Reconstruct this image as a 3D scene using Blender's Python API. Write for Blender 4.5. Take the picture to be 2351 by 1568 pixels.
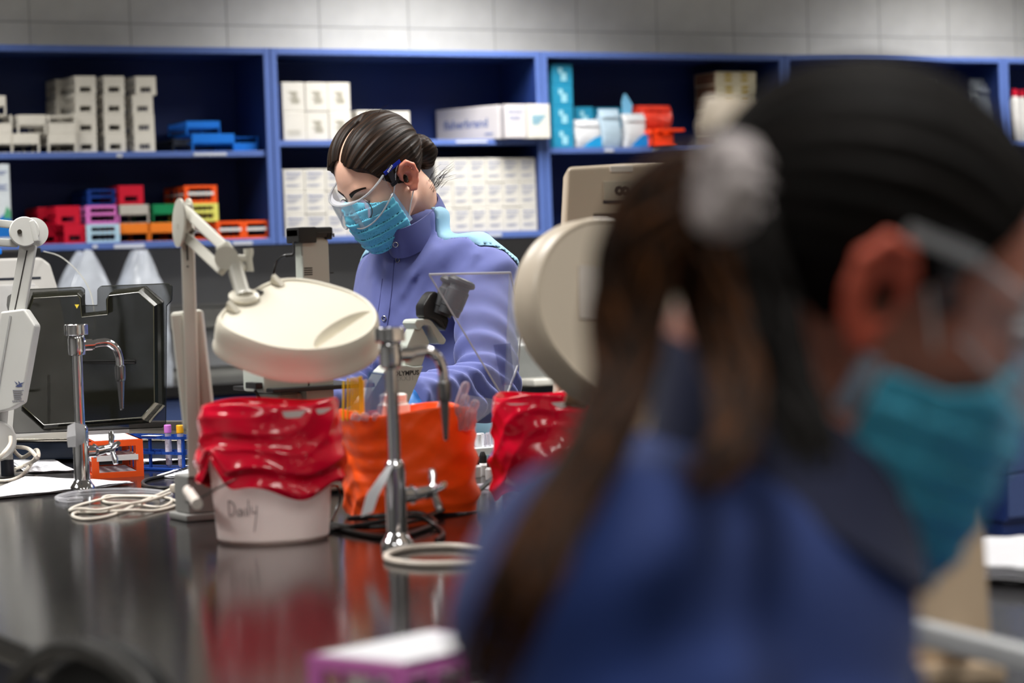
import bpy, bmesh, math, random
import numpy as np
from mathutils import Vector, Matrix, noise as mnoise
random.seed(7); rng = np.random.default_rng(7)
SC = bpy.context.scene
COL = SC.collection
for o in list(bpy.data.objects): bpy.data.objects.remove(o)

# ------------------------------------------------------------------ camera
FPX = 5551.0; YAW = math.radians(28.5); PITCH = math.atan((784 - 610) / FPX); ROLL = 0.035; CAM = Vector((0, 0, 1.31))
FW = Vector((math.sin(YAW) * math.cos(PITCH), math.cos(YAW) * math.cos(PITCH), -math.sin(PITCH)))
_r = Vector((math.cos(YAW), -math.sin(YAW), 0)); _u = _r.cross(FW)
RT = _r * math.cos(ROLL) - _u * math.sin(ROLL); UP = _u * math.cos(ROLL) + _r * math.sin(ROLL)
cam_d = bpy.data.cameras.new('camera'); cam_d.lens = FPX / 2351 * 36; cam_d.sensor_width = 36; cam_d.clip_start = 0.05
cam_d.dof.use_dof = True; cam_d.dof.focus_distance = 5.05; cam_d.dof.aperture_fstop = 3.9
cam = bpy.data.objects.new('camera', cam_d); COL.objects.link(cam)
cam.matrix_world = Matrix(((RT.x, UP.x, -FW.x, CAM.x), (RT.y, UP.y, -FW.y, CAM.y), (RT.z, UP.z, -FW.z, CAM.z), (0, 0, 0, 1)))
SC.camera = cam
SC.view_settings.view_transform = 'Standard'; SC.view_settings.look = 'None'
SC.view_settings.exposure = -0.12; SC.view_settings.gamma = 1.0; SC.view_settings.use_curve_mapping = False
# ------------------------------------------------------------------ world
W = bpy.data.worlds.new('world'); SC.world = W; W.use_nodes = True
W.node_tree.nodes['Background'].inputs[0].default_value = (0.75, 0.85, 1.0, 1)
W.node_tree.nodes['Background'].inputs[1].default_value = 0.05
LAMP_POWER = 52.0; LAMP_SPREAD = 145     # watts of each ceiling fixture and how far its louvre lets light spread (built further down)
SC.cycles.max_bounces = 8; SC.cycles.transparent_max_bounces = 16; SC.cycles.caustics_reflective = False; SC.cycles.caustics_refractive = False
SC.cycles.sample_clamp_indirect = 6.0

# ------------------------------------------------------------------ points from the survey of the photograph
def ray(px, py): return FW + RT * ((px - 1175.5) / FPX) - UP * ((py - 784) / FPX)
def P(px, py, d): return CAM + ray(px, py) * d
def on(px, py, ax, v):
    r = ray(px, py); return CAM + r * ((v - CAM[ax]) / r[ax])
def cvec(x, y, z): return RT * x - UP * y + FW * z          # right, down, away
def frame(o, x, y, z): return Matrix(((x[0], y[0], z[0], o[0]), (x[1], y[1], z[1], o[1]), (x[2], y[2], z[2], o[2]), (0, 0, 0, 1)))
CAMF = frame(CAM, RT, -UP, FW)
def zframe(o, z, xhint=(1, 0, 0)):
    z = Vector(z).normalized(); y = z.cross(Vector(xhint)).normalized(); x = y.cross(z); return frame(o, x, y, z)

# ------------------------------------------------------------------ materials
def lin(c): return tuple(((v / 255) / 12.92 if v / 255 <= 0.04045 else ((v / 255 + 0.055) / 1.055) ** 2.4) for v in c) + (1,)
MATS = {}
def mat(name, rgb, rough=0.5, metal=0.0, var=0.06, scale=30.0, bump=0.0, bscale=None, trans=0.0, ior=1.45, coat=0.0, sheen=0.0, emit=None, power=0.0, spec=0.5, sss=0.0, alpha=1.0, attr=None, stretch=None, aniso=0.0):
    if name in MATS: return MATS[name]
    m = bpy.data.materials.new(name); m.use_nodes = True; nt = m.node_tree; N = nt.nodes; L = nt.links
    b = N['Principled BSDF']; c = lin(rgb)
    tc = N.new('ShaderNodeTexCoord'); src = tc.outputs['Object']
    if stretch:
        mp = N.new('ShaderNodeMapping'); mp.inputs['Scale'].default_value = stretch; L.new(src, mp.inputs['Vector']); src = mp.outputs['Vector']
    nz = N.new('ShaderNodeTexNoise'); nz.inputs['Scale'].default_value = scale; nz.inputs['Detail'].default_value = 3
    if attr:
        at = N.new('ShaderNodeAttribute'); at.attribute_name = attr; src = at.outputs['Vector']
    L.new(src, nz.inputs['Vector'])
    rp = N.new('ShaderNodeMapRange'); rp.inputs[1].default_value = 0.3; rp.inputs[2].default_value = 0.7
    rp.inputs[3].default_value = 1 - var; rp.inputs[4].default_value = 1 + var; L.new(nz.outputs['Fac'], rp.inputs[0])
    mx = N.new('ShaderNodeMix'); mx.data_type = 'RGBA'; mx.blend_type = 'MULTIPLY'; mx.inputs[0].default_value = 1
    mx.inputs[6].default_value = c; L.new(rp.outputs[0], mx.inputs[7]); L.new(mx.outputs[2], b.inputs['Base Color'])
    b.inputs['Roughness'].default_value = rough; b.inputs['Metallic'].default_value = metal
    b.inputs['Transmission Weight'].default_value = trans; b.inputs['IOR'].default_value = ior
    b.inputs['Coat Weight'].default_value = coat; b.inputs['Sheen Weight'].default_value = sheen
    b.inputs['Specular IOR Level'].default_value = spec; b.inputs['Alpha'].default_value = alpha
    if aniso: b.inputs['Anisotropic'].default_value = aniso
    if sss:
        b.inputs['Subsurface Weight'].default_value = sss; b.inputs['Subsurface Radius'].default_value = (0.012, 0.005, 0.003); b.inputs['Subsurface Scale'].default_value = 1.0
    if emit:
        b.inputs['Emission Color'].default_value = lin(emit); b.inputs['Emission Strength'].default_value = power
    if bump:
        bn = N.new('ShaderNodeBump'); bn.inputs['Strength'].default_value = bump; bn.inputs['Distance'].default_value = 0.004
        n2 = N.new('ShaderNodeTexNoise'); n2.inputs['Scale'].default_value = bscale or scale * 2; n2.inputs['Detail'].default_value = 4
        L.new(src, n2.inputs['Vector']); L.new(n2.outputs['Fac'], bn.inputs['Height']); L.new(bn.outputs[0], b.inputs['Normal'])
    MATS[name] = m; return m
def film(name, rgb, opacity=0.2, rough=0.15, spec=0.5):
    """clear sheet: a tinted see-through body with a glossy coat"""
    if name in MATS: return MATS[name]
    m = bpy.data.materials.new(name); m.use_nodes = True; nt = m.node_tree; N = nt.nodes; L = nt.links
    out = N['Material Output']; b = N['Principled BSDF']; c = lin(rgb)
    b.inputs['Base Color'].default_value = c; b.inputs['Roughness'].default_value = rough; b.inputs['Specular IOR Level'].default_value = spec
    tr = N.new('ShaderNodeBsdfTransparent'); mixs = N.new('ShaderNodeMixShader')
    tc = N.new('ShaderNodeTexCoord'); nz = N.new('ShaderNodeTexNoise'); nz.inputs['Scale'].default_value = 14; nz.inputs['Detail'].default_value = 3
    L.new(tc.outputs['Object'], nz.inputs['Vector'])
    fr = N.new('ShaderNodeFresnel'); fr.inputs[0].default_value = 1.45
    mr = N.new('ShaderNodeMapRange'); mr.inputs[3].default_value = opacity * 0.8; mr.inputs[4].default_value = opacity * 1.2; L.new(nz.outputs['Fac'], mr.inputs[0])
    ad = N.new('ShaderNodeMath'); ad.operation = 'ADD'; ad.use_clamp = True; L.new(mr.outputs[0], ad.inputs[0]); fm = N.new('ShaderNodeMath'); fm.operation = 'MULTIPLY'; fm.inputs[1].default_value = 0.5; L.new(fr.outputs[0], fm.inputs[0]); L.new(fm.outputs[0], ad.inputs[1])
    L.new(ad.outputs[0], mixs.inputs[0]); L.new(tr.outputs[0], mixs.inputs[1]); L.new(b.outputs[0], mixs.inputs[2]); L.new(mixs.outputs[0], out.inputs[0])
    MATS[name] = m; return m

# ------------------------------------------------------------------ mesh builder
def catmull(pts, n=8, closed=False):
    p = [Vector(q) for q in pts]; out = []
    k = len(p)
    for i in range(k if closed else k - 1):
        a, b, c, d = (p[(i - 1) % k] if closed or i > 0 else p[0] * 2 - p[1]), p[i], p[(i + 1) % k], (p[(i + 2) % k] if closed or i + 2 < k else p[-1] * 2 - p[-2])
        for j in range(n):
            t = j / n
            out.append(0.5 * (2 * b + (c - a) * t + (2 * a - 5 * b + 4 * c - d) * t * t + (3 * b - a - 3 * c + d) * t ** 3))
    if not closed: out.append(p[-1])
    return out
class MB:
    def __init__(s): s.v = []; s.f = []; s.m = None
    def add(s, vs, fs, M=None):
        n = len(s.v)
        for q in vs: s.v.append(tuple(M @ Vector(q)) if M is not None else tuple(q))
        s.f += [tuple(i + n for i in f) for f in fs]; return s
    def box(s, x0, x1, y0, y1, z0, z1, M=None):
        v = [(x, y, z) for x in (x0, x1) for y in (y0, y1) for z in (z0, z1)]
        return s.add(v, [(0, 1, 3, 2), (4, 6, 7, 5), (0, 4, 5, 1), (2, 3, 7, 6), (0, 2, 6, 4), (1, 5, 7, 3)], M)
    def rbox(s, x0, x1, y0, y1, z0, z1, b=0.004, seg=2, M=None):
        bm = bmesh.new(); r = bmesh.ops.create_cube(bm, size=1)
        for q in bm.verts: q.co = Vector(((x0 + x1) / 2 + q.co.x * (x1 - x0), (y0 + y1) / 2 + q.co.y * (y1 - y0), (z0 + z1) / 2 + q.co.z * (z1 - z0)))
        bmesh.ops.bevel(bm, geom=bm.edges[:], offset=b, segments=seg, affect='EDGES', profile=0.5)
        return s.bm(bm, M)
    def bm(s, bm, M=None):
        bm.verts.index_update(); s.add([q.co[:] for q in bm.verts], [tuple(q.index for q in f.verts) for f in bm.faces], M); bm.free(); return s
    def prism(s, poly, z0, z1, M=None, b=0.0, seg=2):
        bm = bmesh.new(); vs = [bm.verts.new((p[0], p[1], z0)) for p in poly]; f = bm.faces.new(vs)
        r = bmesh.ops.extrude_face_region(bm, geom=[f]); 
        for q in r['geom']:
            if isinstance(q, bmesh.types.BMVert): q.co.z = z1
        bmesh.ops.recalc_face_normals(bm, faces=bm.faces[:])
        if b: bmesh.ops.bevel(bm, geom=bm.edges[:], offset=b, segments=seg, affect='EDGES', profile=0.5)
        return s.bm(bm, M)
    def lathe(s, prof, seg=24, M=None, caps=True, squash=1.0):
        vs = []; fs = []; k = len(prof)
        for i in range(seg):
            a = 2 * math.pi * i / seg
            for r, z in prof: vs.append((r * math.cos(a), r * math.sin(a) * squash, z))
        for i in range(seg):
            j = (i + 1) % seg
            for q in range(k - 1): fs.append((i * k + q, j * k + q, j * k + q + 1, i * k + q + 1))
        if caps:
            if prof[0][0] > 1e-6: fs.append(tuple(i * k for i in range(seg))[::-1])
            if prof[-1][0] > 1e-6: fs.append(tuple(i * k + k - 1 for i in range(seg)))
        return s.add(vs, fs, M)
    def cyl(s, a, b, r, r2=None, seg=16):
        a = Vector(a); b = Vector(b); d = b - a
        return s.lathe([(r, 0), (r if r2 is None else r2, d.length)], seg, zframe(a, d, (1, 0, 0) if abs(d.normalized().x) < 0.9 else (0, 1, 0)))
    def tube(s, pts, r, seg=8, closed=False, caps=True):
        p = [Vector(q) for q in pts]; n = len(p); R = [r] * n if not hasattr(r, '__len__') else list(r)
        T = []
        for i in range(n):
            t = (p[(i + 1) % n] - p[(i - 1) % n]) if closed else (p[min(i + 1, n - 1)] - p[max(i - 1, 0)])
            T.append(t.normalized() if t.length > 1e-9 else Vector((0, 0, 1)))
        nrm = T[0].orthogonal().normalized(); vs = []
        for i in range(n):
            nrm = (nrm - T[i] * nrm.dot(T[i])); nrm = nrm.normalized() if nrm.length > 1e-6 else T[i].orthogonal().normalized()
            bn = T[i].cross(nrm)
            for k in range(seg):
                a = 2 * math.pi * k / seg; vs.append(p[i] + (nrm * math.cos(a) + bn * math.sin(a)) * R[i])
        fs = []
        for i in range(n if closed else n - 1):
            j = (i + 1) % n
            for k in range(seg): l = (k + 1) % seg; fs.append((i * seg + k, i * seg + l, j * seg + l, j * seg + k))
        if caps and not closed:
            fs.append(tuple(range(seg))[::-1]); fs.append(tuple((n - 1) * seg + k for k in range(seg)))
        return s.add(vs, fs)
    def bar(s, a, b, w, h, up=(0, 0, 1), bev=0.0):
        a = Vector(a); b = Vector(b); d = b - a; x = d.normalized(); y = Vector(up).cross(x)
        y = y.normalized() if y.length > 1e-6 else x.orthogonal().normalized(); z = x.cross(y); M = frame(a, x, y, z)
        if bev: return s.rbox(0, d.length, -w / 2, w / 2, -h / 2, h / 2, bev, 2, M)
        return s.box(0, d.length, -w / 2, w / 2, -h / 2, h / 2, M)
    def sphere(s, c, r, seg=16, rings=10, M=None):
        rr = r if hasattr(r, '__len__') else (r, r, r); vs = []; fs = []
        pr = [(math.sin(math.pi * i / rings), -math.cos(math.pi * i / rings)) for i in range(rings + 1)]
        m = Matrix.Translation(Vector(c)) @ Matrix.Diagonal((rr[0], rr[1], rr[2], 1))
        return s.lathe(pr, seg, (M @ m) if M is not None else m, False)
    def grid(s, rows, thick=0.0, closed=False):
        """rows of points -> sheet (with thickness)"""
        n = len(rows); k = len(rows[0]); vs = [Vector(q) for r in rows for q in r]; fs = []
        for i in range(n - 1):
            for j in range(k if closed else k - 1):
                l = (j + 1) % k; fs.append((i * k + j, i * k + l, (i + 1) * k + l, (i + 1) * k + j))
        if thick:
            nor = [Vector() for _ in vs]
            for f in fs:
                q = (vs[f[2]] - vs[f[0]]).cross(vs[f[3]] - vs[f[1]])
                for i in f: nor[i] += q
            N = len(vs); v2 = [v - nn.normalized() * thick if nn.length > 0 else v.copy() for v, nn in zip(vs, nor)]
            f2 = [tuple(i + N for i in f[::-1]) for f in fs]
            cnt = {}
            for f in fs:
                for a, b in zip(f, f[1:] + f[:1]): cnt[(a, b)] = 1
            rim = [(b, a, a + N, b + N) for (a, b) in cnt if (b, a) not in cnt]
            vs = vs + v2; fs = fs + f2 + rim
        return s.add(vs, fs)
    def mesh(s, name, smooth=True, angle=28):
        me = bpy.data.meshes.new(name); me.from_pydata(s.v, [], s.f)
        if s.f:
            bm = bmesh.new(); bm.from_mesh(me); bmesh.ops.remove_doubles(bm, verts=bm.verts[:], dist=1e-6); bmesh.ops.recalc_face_normals(bm, faces=bm.faces[:]); bm.to_mesh(me); bm.free()
        if smooth:
            me.shade_smooth(); me.set_sharp_from_angle(angle=math.radians(angle))
        return me
def setp(o, label=None, cat=None, group=None, kind=None):
    if label: o['label'] = label
    if cat: o['category'] = cat
    if group: o['group'] = group
    if kind: o['kind'] = kind
    return o
ROOT = {}
def thing(name, label, cat, loc=(0, 0, 0), group=None, rz=0.0):
    o = bpy.data.objects.new(name, None); COL.objects.link(o); o.location = loc; o.rotation_euler = (0, 0, rz); o.empty_display_size = 0.05
    ROOT[o.name] = Vector(loc); return setp(o, label, cat, group)
def link(name, me, m, parent=None):
    o = bpy.data.objects.new(name, me); COL.objects.link(o)
    if m is not None and not me.materials: me.materials.append(m)
    if parent is not None:
        o.parent = parent
    return o
def rootloc(o):
    while o.parent: o = o.parent
    return ROOT.get(o.name, Vector())
def part(name, mb, m, parent=None, world=True, smooth=True, angle=28, label=None):
    """link a builder as one mesh object; world: the builder holds scene coordinates"""
    me = mb if isinstance(mb, bpy.types.Mesh) else mb.mesh(name, smooth, angle)
    if parent is not None and world:
        L = rootloc(parent)
        if L.length > 0: me.transform(Matrix.Translation(-L))
    o = link(name, me, m, parent); wnorm(o, mb, smooth)
    if label: o['label'] = label
    return o
def wnorm(o, mb, smooth):
    if smooth and isinstance(mb, MB):
        w = o.modifiers.new('weighted normals', 'WEIGHTED_NORMAL'); w.keep_sharp = True; w.weight = 60
def solo(name, mb, m, label, cat, group=None, kind=None, smooth=True, angle=28, loc=None):
    """a thing that is one mesh: origin moved to its base"""
    me = mb.mesh(name, smooth, angle) if isinstance(mb, MB) else mb
    n = len(me.vertices); a = np.empty(n * 3, np.float32); me.vertices.foreach_get('co', a); a = a.reshape(-1, 3)
    c = Vector(loc) if loc is not None else Vector((float(a[:, 0].mean()), float(a[:, 1].mean()), float(a[:, 2].min())))
    me.transform(Matrix.Translation(-c)); o = link(name, me, m); o.location = c; ROOT[o.name] = c; wnorm(o, mb, smooth)
    return setp(o, label, cat, group, kind)
def dup(o, loc=None, rz=None, parent=None, label=None, group=None):
    c = o.copy(); COL.objects.link(c); c.parent = parent
    if loc is not None: c.location = loc; ROOT[c.name] = Vector(loc)
    if rz is not None: c.rotation_euler = (0, 0, rz)
    if label: c['label'] = label
    if group: c['group'] = group
    for ch in list(o.children): dup(ch, parent=c)
    return c
FONT = {}
def textmesh(s, size, M, depth=0.0, bold=0.0, key=None):
    cu = bpy.data.curves.new('lettering', 'FONT'); cu.body = s; cu.size = size; cu.align_x = 'CENTER'; cu.align_y = 'CENTER'; cu.offset = bold; cu.extrude = depth; cu.resolution_u = 2
    ob = bpy.data.objects.new('lettering', cu); COL.objects.link(ob); dg = bpy.context.evaluated_depsgraph_get()
    me = bpy.data.meshes.new_from_object(ob.evaluated_get(dg)); bpy.data.objects.remove(ob); me.materials.clear()
    me.transform(M); return me
def textinto(mb, s, size, M, bold=0.0):
    me = textmesh(s, size, M, 0.0, bold); mb.add([v.co[:] for v in me.vertices], [tuple(p.vertices) for p in me.polygons]); bpy.data.meshes.remove(me)

# ------------------------------------------------------------------ soft shapes: distance fields and surface nets
class Field:
    def __init__(s, ax, ay, az):
        s.ax = [np.asarray(a, np.float32) for a in (ax, ay, az)]
        s.X, s.Y, s.Z = np.meshgrid(*s.ax, indexing='ij')
    @staticmethod
    def box(lo, hi, h): return Field(*[np.arange(lo[i], hi[i] + h, h) for i in range(3)])
def ell(g, c, r, R=None):
    x, y, z = g.X - c[0], g.Y - c[1], g.Z - c[2]
    if R is not None: x, y, z = R[0][0] * x + R[1][0] * y + R[2][0] * z, R[0][1] * x + R[1][1] * y + R[2][1] * z, R[0][2] * x + R[1][2] * y + R[2][2] * z
    k0 = np.sqrt((x / r[0]) ** 2 + (y / r[1]) ** 2 + (z / r[2]) ** 2); k1 = np.sqrt((x / r[0] ** 2) ** 2 + (y / r[1] ** 2) ** 2 + (z / r[2] ** 2) ** 2)
    return k0 * (k0 - 1) / np.maximum(k1, 1e-6)
def cap(g, a, b, ra, rb=None):
    rb = ra if rb is None else rb
    d = [float(b[i] - a[i]) for i in range(3)]; L = max(sum(q * q for q in d), 1e-12)
    x, y, z = g.X - a[0], g.Y - a[1], g.Z - a[2]
    t = np.clip((x * d[0] + y * d[1] + z * d[2]) / L, 0, 1)
    return np.sqrt((x - t * d[0]) ** 2 + (y - t * d[1]) ** 2 + (z - t * d[2]) ** 2) - (ra + (rb - ra) * t)
def chain(g, pts, rs, k=0.01):
    f = None
    for i in range(len(pts) - 1):
        q = cap(g, pts[i], pts[i + 1], rs[i], rs[i + 1]); f = q if f is None else smin(f, q, k)
    return f
def smin(a, b, k):
    h = np.clip(0.5 + 0.5 * (b - a) / k, 0, 1); return b + (a - b) * h - k * h * (1 - h)
def smax(a, b, k): return -smin(-a, -b, k)
def nets(g, V):
    """surface nets on a rectilinear grid"""
    V = V.astype(np.float32); s = V < 0; nx, ny, nz = V.shape
    cs = [(i, j, k) for i in (0, 1) for j in (0, 1) for k in (0, 1)]
    def sub(A, c): return A[c[0]:nx - 1 + c[0], c[1]:ny - 1 + c[1], c[2]:nz - 1 + c[2]]
    cnt = sum(sub(s, c).astype(np.int8) for c in cs); act = (cnt > 0) & (cnt < 8)
    idx = np.full(act.shape, -1, np.int64); I, J, K = np.nonzero(act); idx[I, J, K] = np.arange(len(I))
    co = np.zeros((len(I), 3)); n = np.zeros(len(I))
    for a in range(8):
        for b in range(a + 1, 8):
            ca, cb = cs[a], cs[b]
            if sum(abs(ca[q] - cb[q]) for q in range(3)) != 1: continue
            va = V[I + ca[0], J + ca[1], K + ca[2]]; vb = V[I + cb[0], J + cb[1], K + cb[2]]
            m = (va < 0) != (vb < 0); t = np.where(m, va / np.where(np.abs(va - vb) < 1e-12, 1, va - vb), 0)
            for q in range(3): co[:, q] += np.where(m, ca[q] + (cb[q] - ca[q]) * t, 0)
            n += m
    co /= n[:, None]
    out = np.empty_like(co)
    for q, ii in enumerate((I, J, K)):
        A = g.ax[q]; out[:, q] = A[ii] + (A[np.minimum(ii + 1, len(A) - 1)] - A[ii]) * co[:, q]
    quads = []
    for q in range(3):
        o = [(1, 2), (2, 0), (0, 1)][q]
        sl0 = [slice(None)] * 3; sl1 = [slice(None)] * 3; sl0[q] = slice(0, -1); sl1[q] = slice(1, None)
        a = s[tuple(sl0)]; b = s[tuple(sl1)]; ch = np.argwhere(a != b)
        ok = (ch[:, o[0]] > 0) & (ch[:, o[1]] > 0) & (ch[:, o[0]] < V.shape[o[0]] - 1) & (ch[:, o[1]] < V.shape[o[1]] - 1); ch = ch[ok]
        fl = a[tuple(ch.T)]
        e0 = np.zeros(3, int); e0[o[0]] = 1; e1 = np.zeros(3, int); e1[o[1]] = 1
        Q = np.stack([idx[tuple((ch - e0 - e1).T)], idx[tuple((ch - e1).T)], idx[tuple(ch.T)], idx[tuple((ch - e0).T)]], 1)
        Q[~fl] = Q[~fl][:, ::-1]; quads.append(Q)
    return out, np.concatenate(quads)
def npmesh(name, co, quads, M=None, smooth=0, attrs=None):
    if smooth:
        for _ in range(smooth):
            acc = np.zeros_like(co); n = np.zeros(len(co))
            for a, b in ((0, 1), (1, 2), (2, 3), (3, 0)):
                np.add.at(acc, quads[:, a], co[quads[:, b]]); np.add.at(acc, quads[:, b], co[quads[:, a]])
                np.add.at(n, quads[:, a], 1); np.add.at(n, quads[:, b], 1)
            co = co * 0.5 + 0.5 * acc / np.maximum(n, 1)[:, None]
    me = bpy.data.meshes.new(name); me.from_pydata(co.tolist(), [], quads.tolist())
    if attrs:
        for k, fn in attrs.items():
            A = me.attributes.new(k, 'FLOAT_VECTOR', 'POINT'); A.data.foreach_set('vector', np.ascontiguousarray(fn(co), np.float32).ravel())
    if M is not None: me.transform(M)
    me.shade_smooth(); return me
def pick(co, quads, mask):
    """keep the faces whose corners all satisfy mask"""
    q = quads[mask[quads].all(1)]; used = np.unique(q); re = np.full(len(co), -1); re[used] = np.arange(len(used)); return co[used], re[q]
def wob(g, seed, freq, n=5):
    r = np.random.default_rng(seed); f = 0
    for i in range(n):
        d = r.normal(size=3); d *= freq * (0.7 + 0.6 * r.random()) / np.linalg.norm(d); f = f + np.sin(g.X * d[0] + g.Y * d[1] + g.Z * d[2] + r.random() * 6.28)
    return f / n
# ================================================================== setting
X0, X1, Y0, Y1, ZC = -3.2, 11.2, -3.6, 9.08, 2.95
def struct(name, mb, m, parent=None, **k):
    o = part(name, mb, m, parent, **k)
    if parent is None: o['kind'] = 'structure'
    return o
M_wall = mat('painted block', (222, 222, 217), 0.75, var=0.05, scale=9, bump=0.15, bscale=220)
M_joint = mat('mortar joint', (176, 176, 172), 0.85, var=0.05, bump=0.1)
M_side = mat('painted plaster', (176, 176, 174), 0.8, var=0.03, scale=4)
struct('floor', MB().box(X0 - .1, X1 + .1, Y0 - .1, Y1 + .1, -0.1, 0), mat('vinyl floor', (120, 116, 110), 0.35, var=0.1, scale=60))
struct('ceiling', MB().box(X0 - .1, X1 + .1, Y0 - .1, Y1 + .1, ZC, ZC + .1), mat('ceiling tile', (205, 205, 200), 0.9, var=0.05, scale=80, bump=0.1))
struct('wall_left', MB().box(X0 - .1, X0, Y0, Y1, 0, ZC), M_side)
struct('wall_right', MB().box(X1, X1 + .1, Y0, Y1, 0, ZC), M_side)
struct('wall_front', MB().box(X0, X1, Y0 - .1, Y0, 0, ZC), M_side)
wb = struct('wall_back', MB().box(X0, X1, Y1, Y1 + .12, 0, ZC), M_joint)
# block courses that show above the shelf units
bz0 = 2.3125; bx0 = on(733, 62, 1, Y1).x; shb = None
for r in range(-1, 3):
    z0 = bz0 + r * 0.203
    for c in range(-6, 14):
        x = bx0 + c * 0.4065
        if shb is None: shb = MB().rbox(0.0022, 0.4043, -0.0016, 0.02, 0.0022, 0.2008, 0.0016, 1).mesh('block')
        o = link('block', shb, M_wall, wb); o.location = (x, Y1, z0)
# backsplash below the shelves
struct('trim_1', MB().box(X0, X1, Y1 - .012, Y1, 0.95, 1.44), mat('grey backsplash', (176, 178, 182), 0.6, var=0.04, scale=5))
struct('trim_2', MB().rbox(X0, X1, Y1 - .045, Y1 - .012, 1.105, 1.185, 0.006).box(X0, X1, Y1 - .02, Y1 - .012, 1.19, 1.2), mat('wall raceway', (206, 206, 202), 0.5))
# ceiling lights
M_diff = mat('light diffuser', (255, 253, 246), 0.5, emit=(255, 250, 240), power=2.0)
M_frame = mat('light frame', (215, 215, 212), 0.5)
LIGHTS = [(x, y) for y in (-2.2, 0.9, 4.5) for x in (-1.0, 1.2, 3.4, 5.6, 7.8) if not (y < 1 and x > 4)] + [(1.6, 7.9), (4.45, 7.9), (7.3, 7.9), (10.1, 7.9)]
lf = lp = None
for i, (x, y) in enumerate(LIGHTS):
    t = thing('ceiling_light', 'rectangular fluorescent ceiling panel, %s in its row, %s' % (('first', 'second', 'third', 'fourth', 'fifth', 'sixth')[int((x + 1.01) / 2.2)], {0.9: 'row over the near end of the bench', 4.5: 'row over the middle of the bench', 7.9: 'row nearest the shelf wall', -2.2: 'row behind the seated worker'}[y]), 'light', (x, y, ZC), 'ceiling light panels')
    if lf is None:
        m = MB()
        for a in ((-.32, .32, -.63, -.6), (-.32, .32, .6, .63), (-.32, -.3, -.6, .6), (.3, .32, -.6, .6)): m.box(*a, -0.03, -0.001)
        lf = m.mesh('frame', False); lp = MB().box(-.3, .3, -.6, .6, -.02, -.012).mesh('diffuser', False)
    link('frame', lf, M_frame, t); link('diffuser', lp, M_diff, t)
    ld = bpy.data.lights.new('louvre light', 'AREA'); ld.shape = 'RECTANGLE'; ld.size = .6; ld.size_y = 1.2; ld.energy = LAMP_POWER * {-2.2: .2, .9: .5, 4.5: 1.15, 7.9: 1.4 if x < 6 else .8}[y]; ld.color = (1, .975, .94); ld.spread = math.radians(LAMP_SPREAD if y < 7 else 132)
    lo = bpy.data.objects.new('lamp_tubes', ld); COL.objects.link(lo); lo.parent = t; lo.location = (0, 0, -.032)

# ================================================================== back counter with base cabinets
NAVY_SHADED = (32, 54, 114); EDGE = (84, 108, 172)  # shelf shade put into the darker navy; front edges keep the lighter blue
M_navy = mat('shade darkened navy', NAVY_SHADED, 0.45, var=0.04, scale=8)
M_back = mat('shade darkened back panel', (20, 44, 104), 0.5, var=0.05, scale=6)  # darker still: shade deep inside the shelves put into the colour
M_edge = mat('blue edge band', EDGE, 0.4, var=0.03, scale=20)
M_black = mat('black epoxy resin', (27, 26, 27), 0.13, var=0.1, scale=120, bump=0.02, bscale=300, spec=0.55)
ct = solo('back_counter', MB().rbox(0.2, 10.6, 8.4, Y1 - .014, 0.87, 0.91, 0.005), M_black, 'long black epoxy worktop along the back wall under the shelves', 'counter')
M_cab = mat('blue cabinet front', (62, 80, 128), 0.45, var=0.03)
cx = 0.22
cabs = [(0.22, 'left of the microscope station'), (1.12, 'far back left'), (2.02, 'behind the clear smoked lid'), (2.92, 'behind the white swing arm lamp'), (3.82, 'behind the microscope'), (4.72, 'behind the standing worker'), (7.62, 'behind the beige machine'), (8.52, 'seen past the face mask at far right'), (9.42, 'beyond the frame at right')]
cabs[7] = (on(2313, 1160, 1, 8.42).x, 'seen right of the seated worker'); cabs[8] = (cabs[7][0] + .9, 'last in the row on the right'); cabs[6] = (5.63, 'left of the dark knee space')
for x, w in cabs:
    t = thing('base_cabinet', 'blue base cabinet with drawers under the back counter, ' + w, 'cabinet', (x, 8.42, 0), 'base cabinets under the back counter')
    part('carcass', MB().box(0, .89, .02, .64, .09, .865).box(.02, .87, .06, .6, 0, .09), M_navy, t, world=False)
    for z0, z1 in ((.105, .30), (.31, .50), (.51, .68), (.69, .855)):
        d = part('drawer', MB().rbox(.012, .878, 0, .02, z0, z1, .003, 1), M_cab, t, world=False)
        part('handle', MB().tube([(.38, 0, (z0 + z1) / 2), (.38, -.025, (z0 + z1) / 2), (.51, -.025, (z0 + z1) / 2), (.51, 0, (z0 + z1) / 2)], .004, 6), mat('brushed steel', (190, 190, 190), .3, 1), d, world=False)

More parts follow.
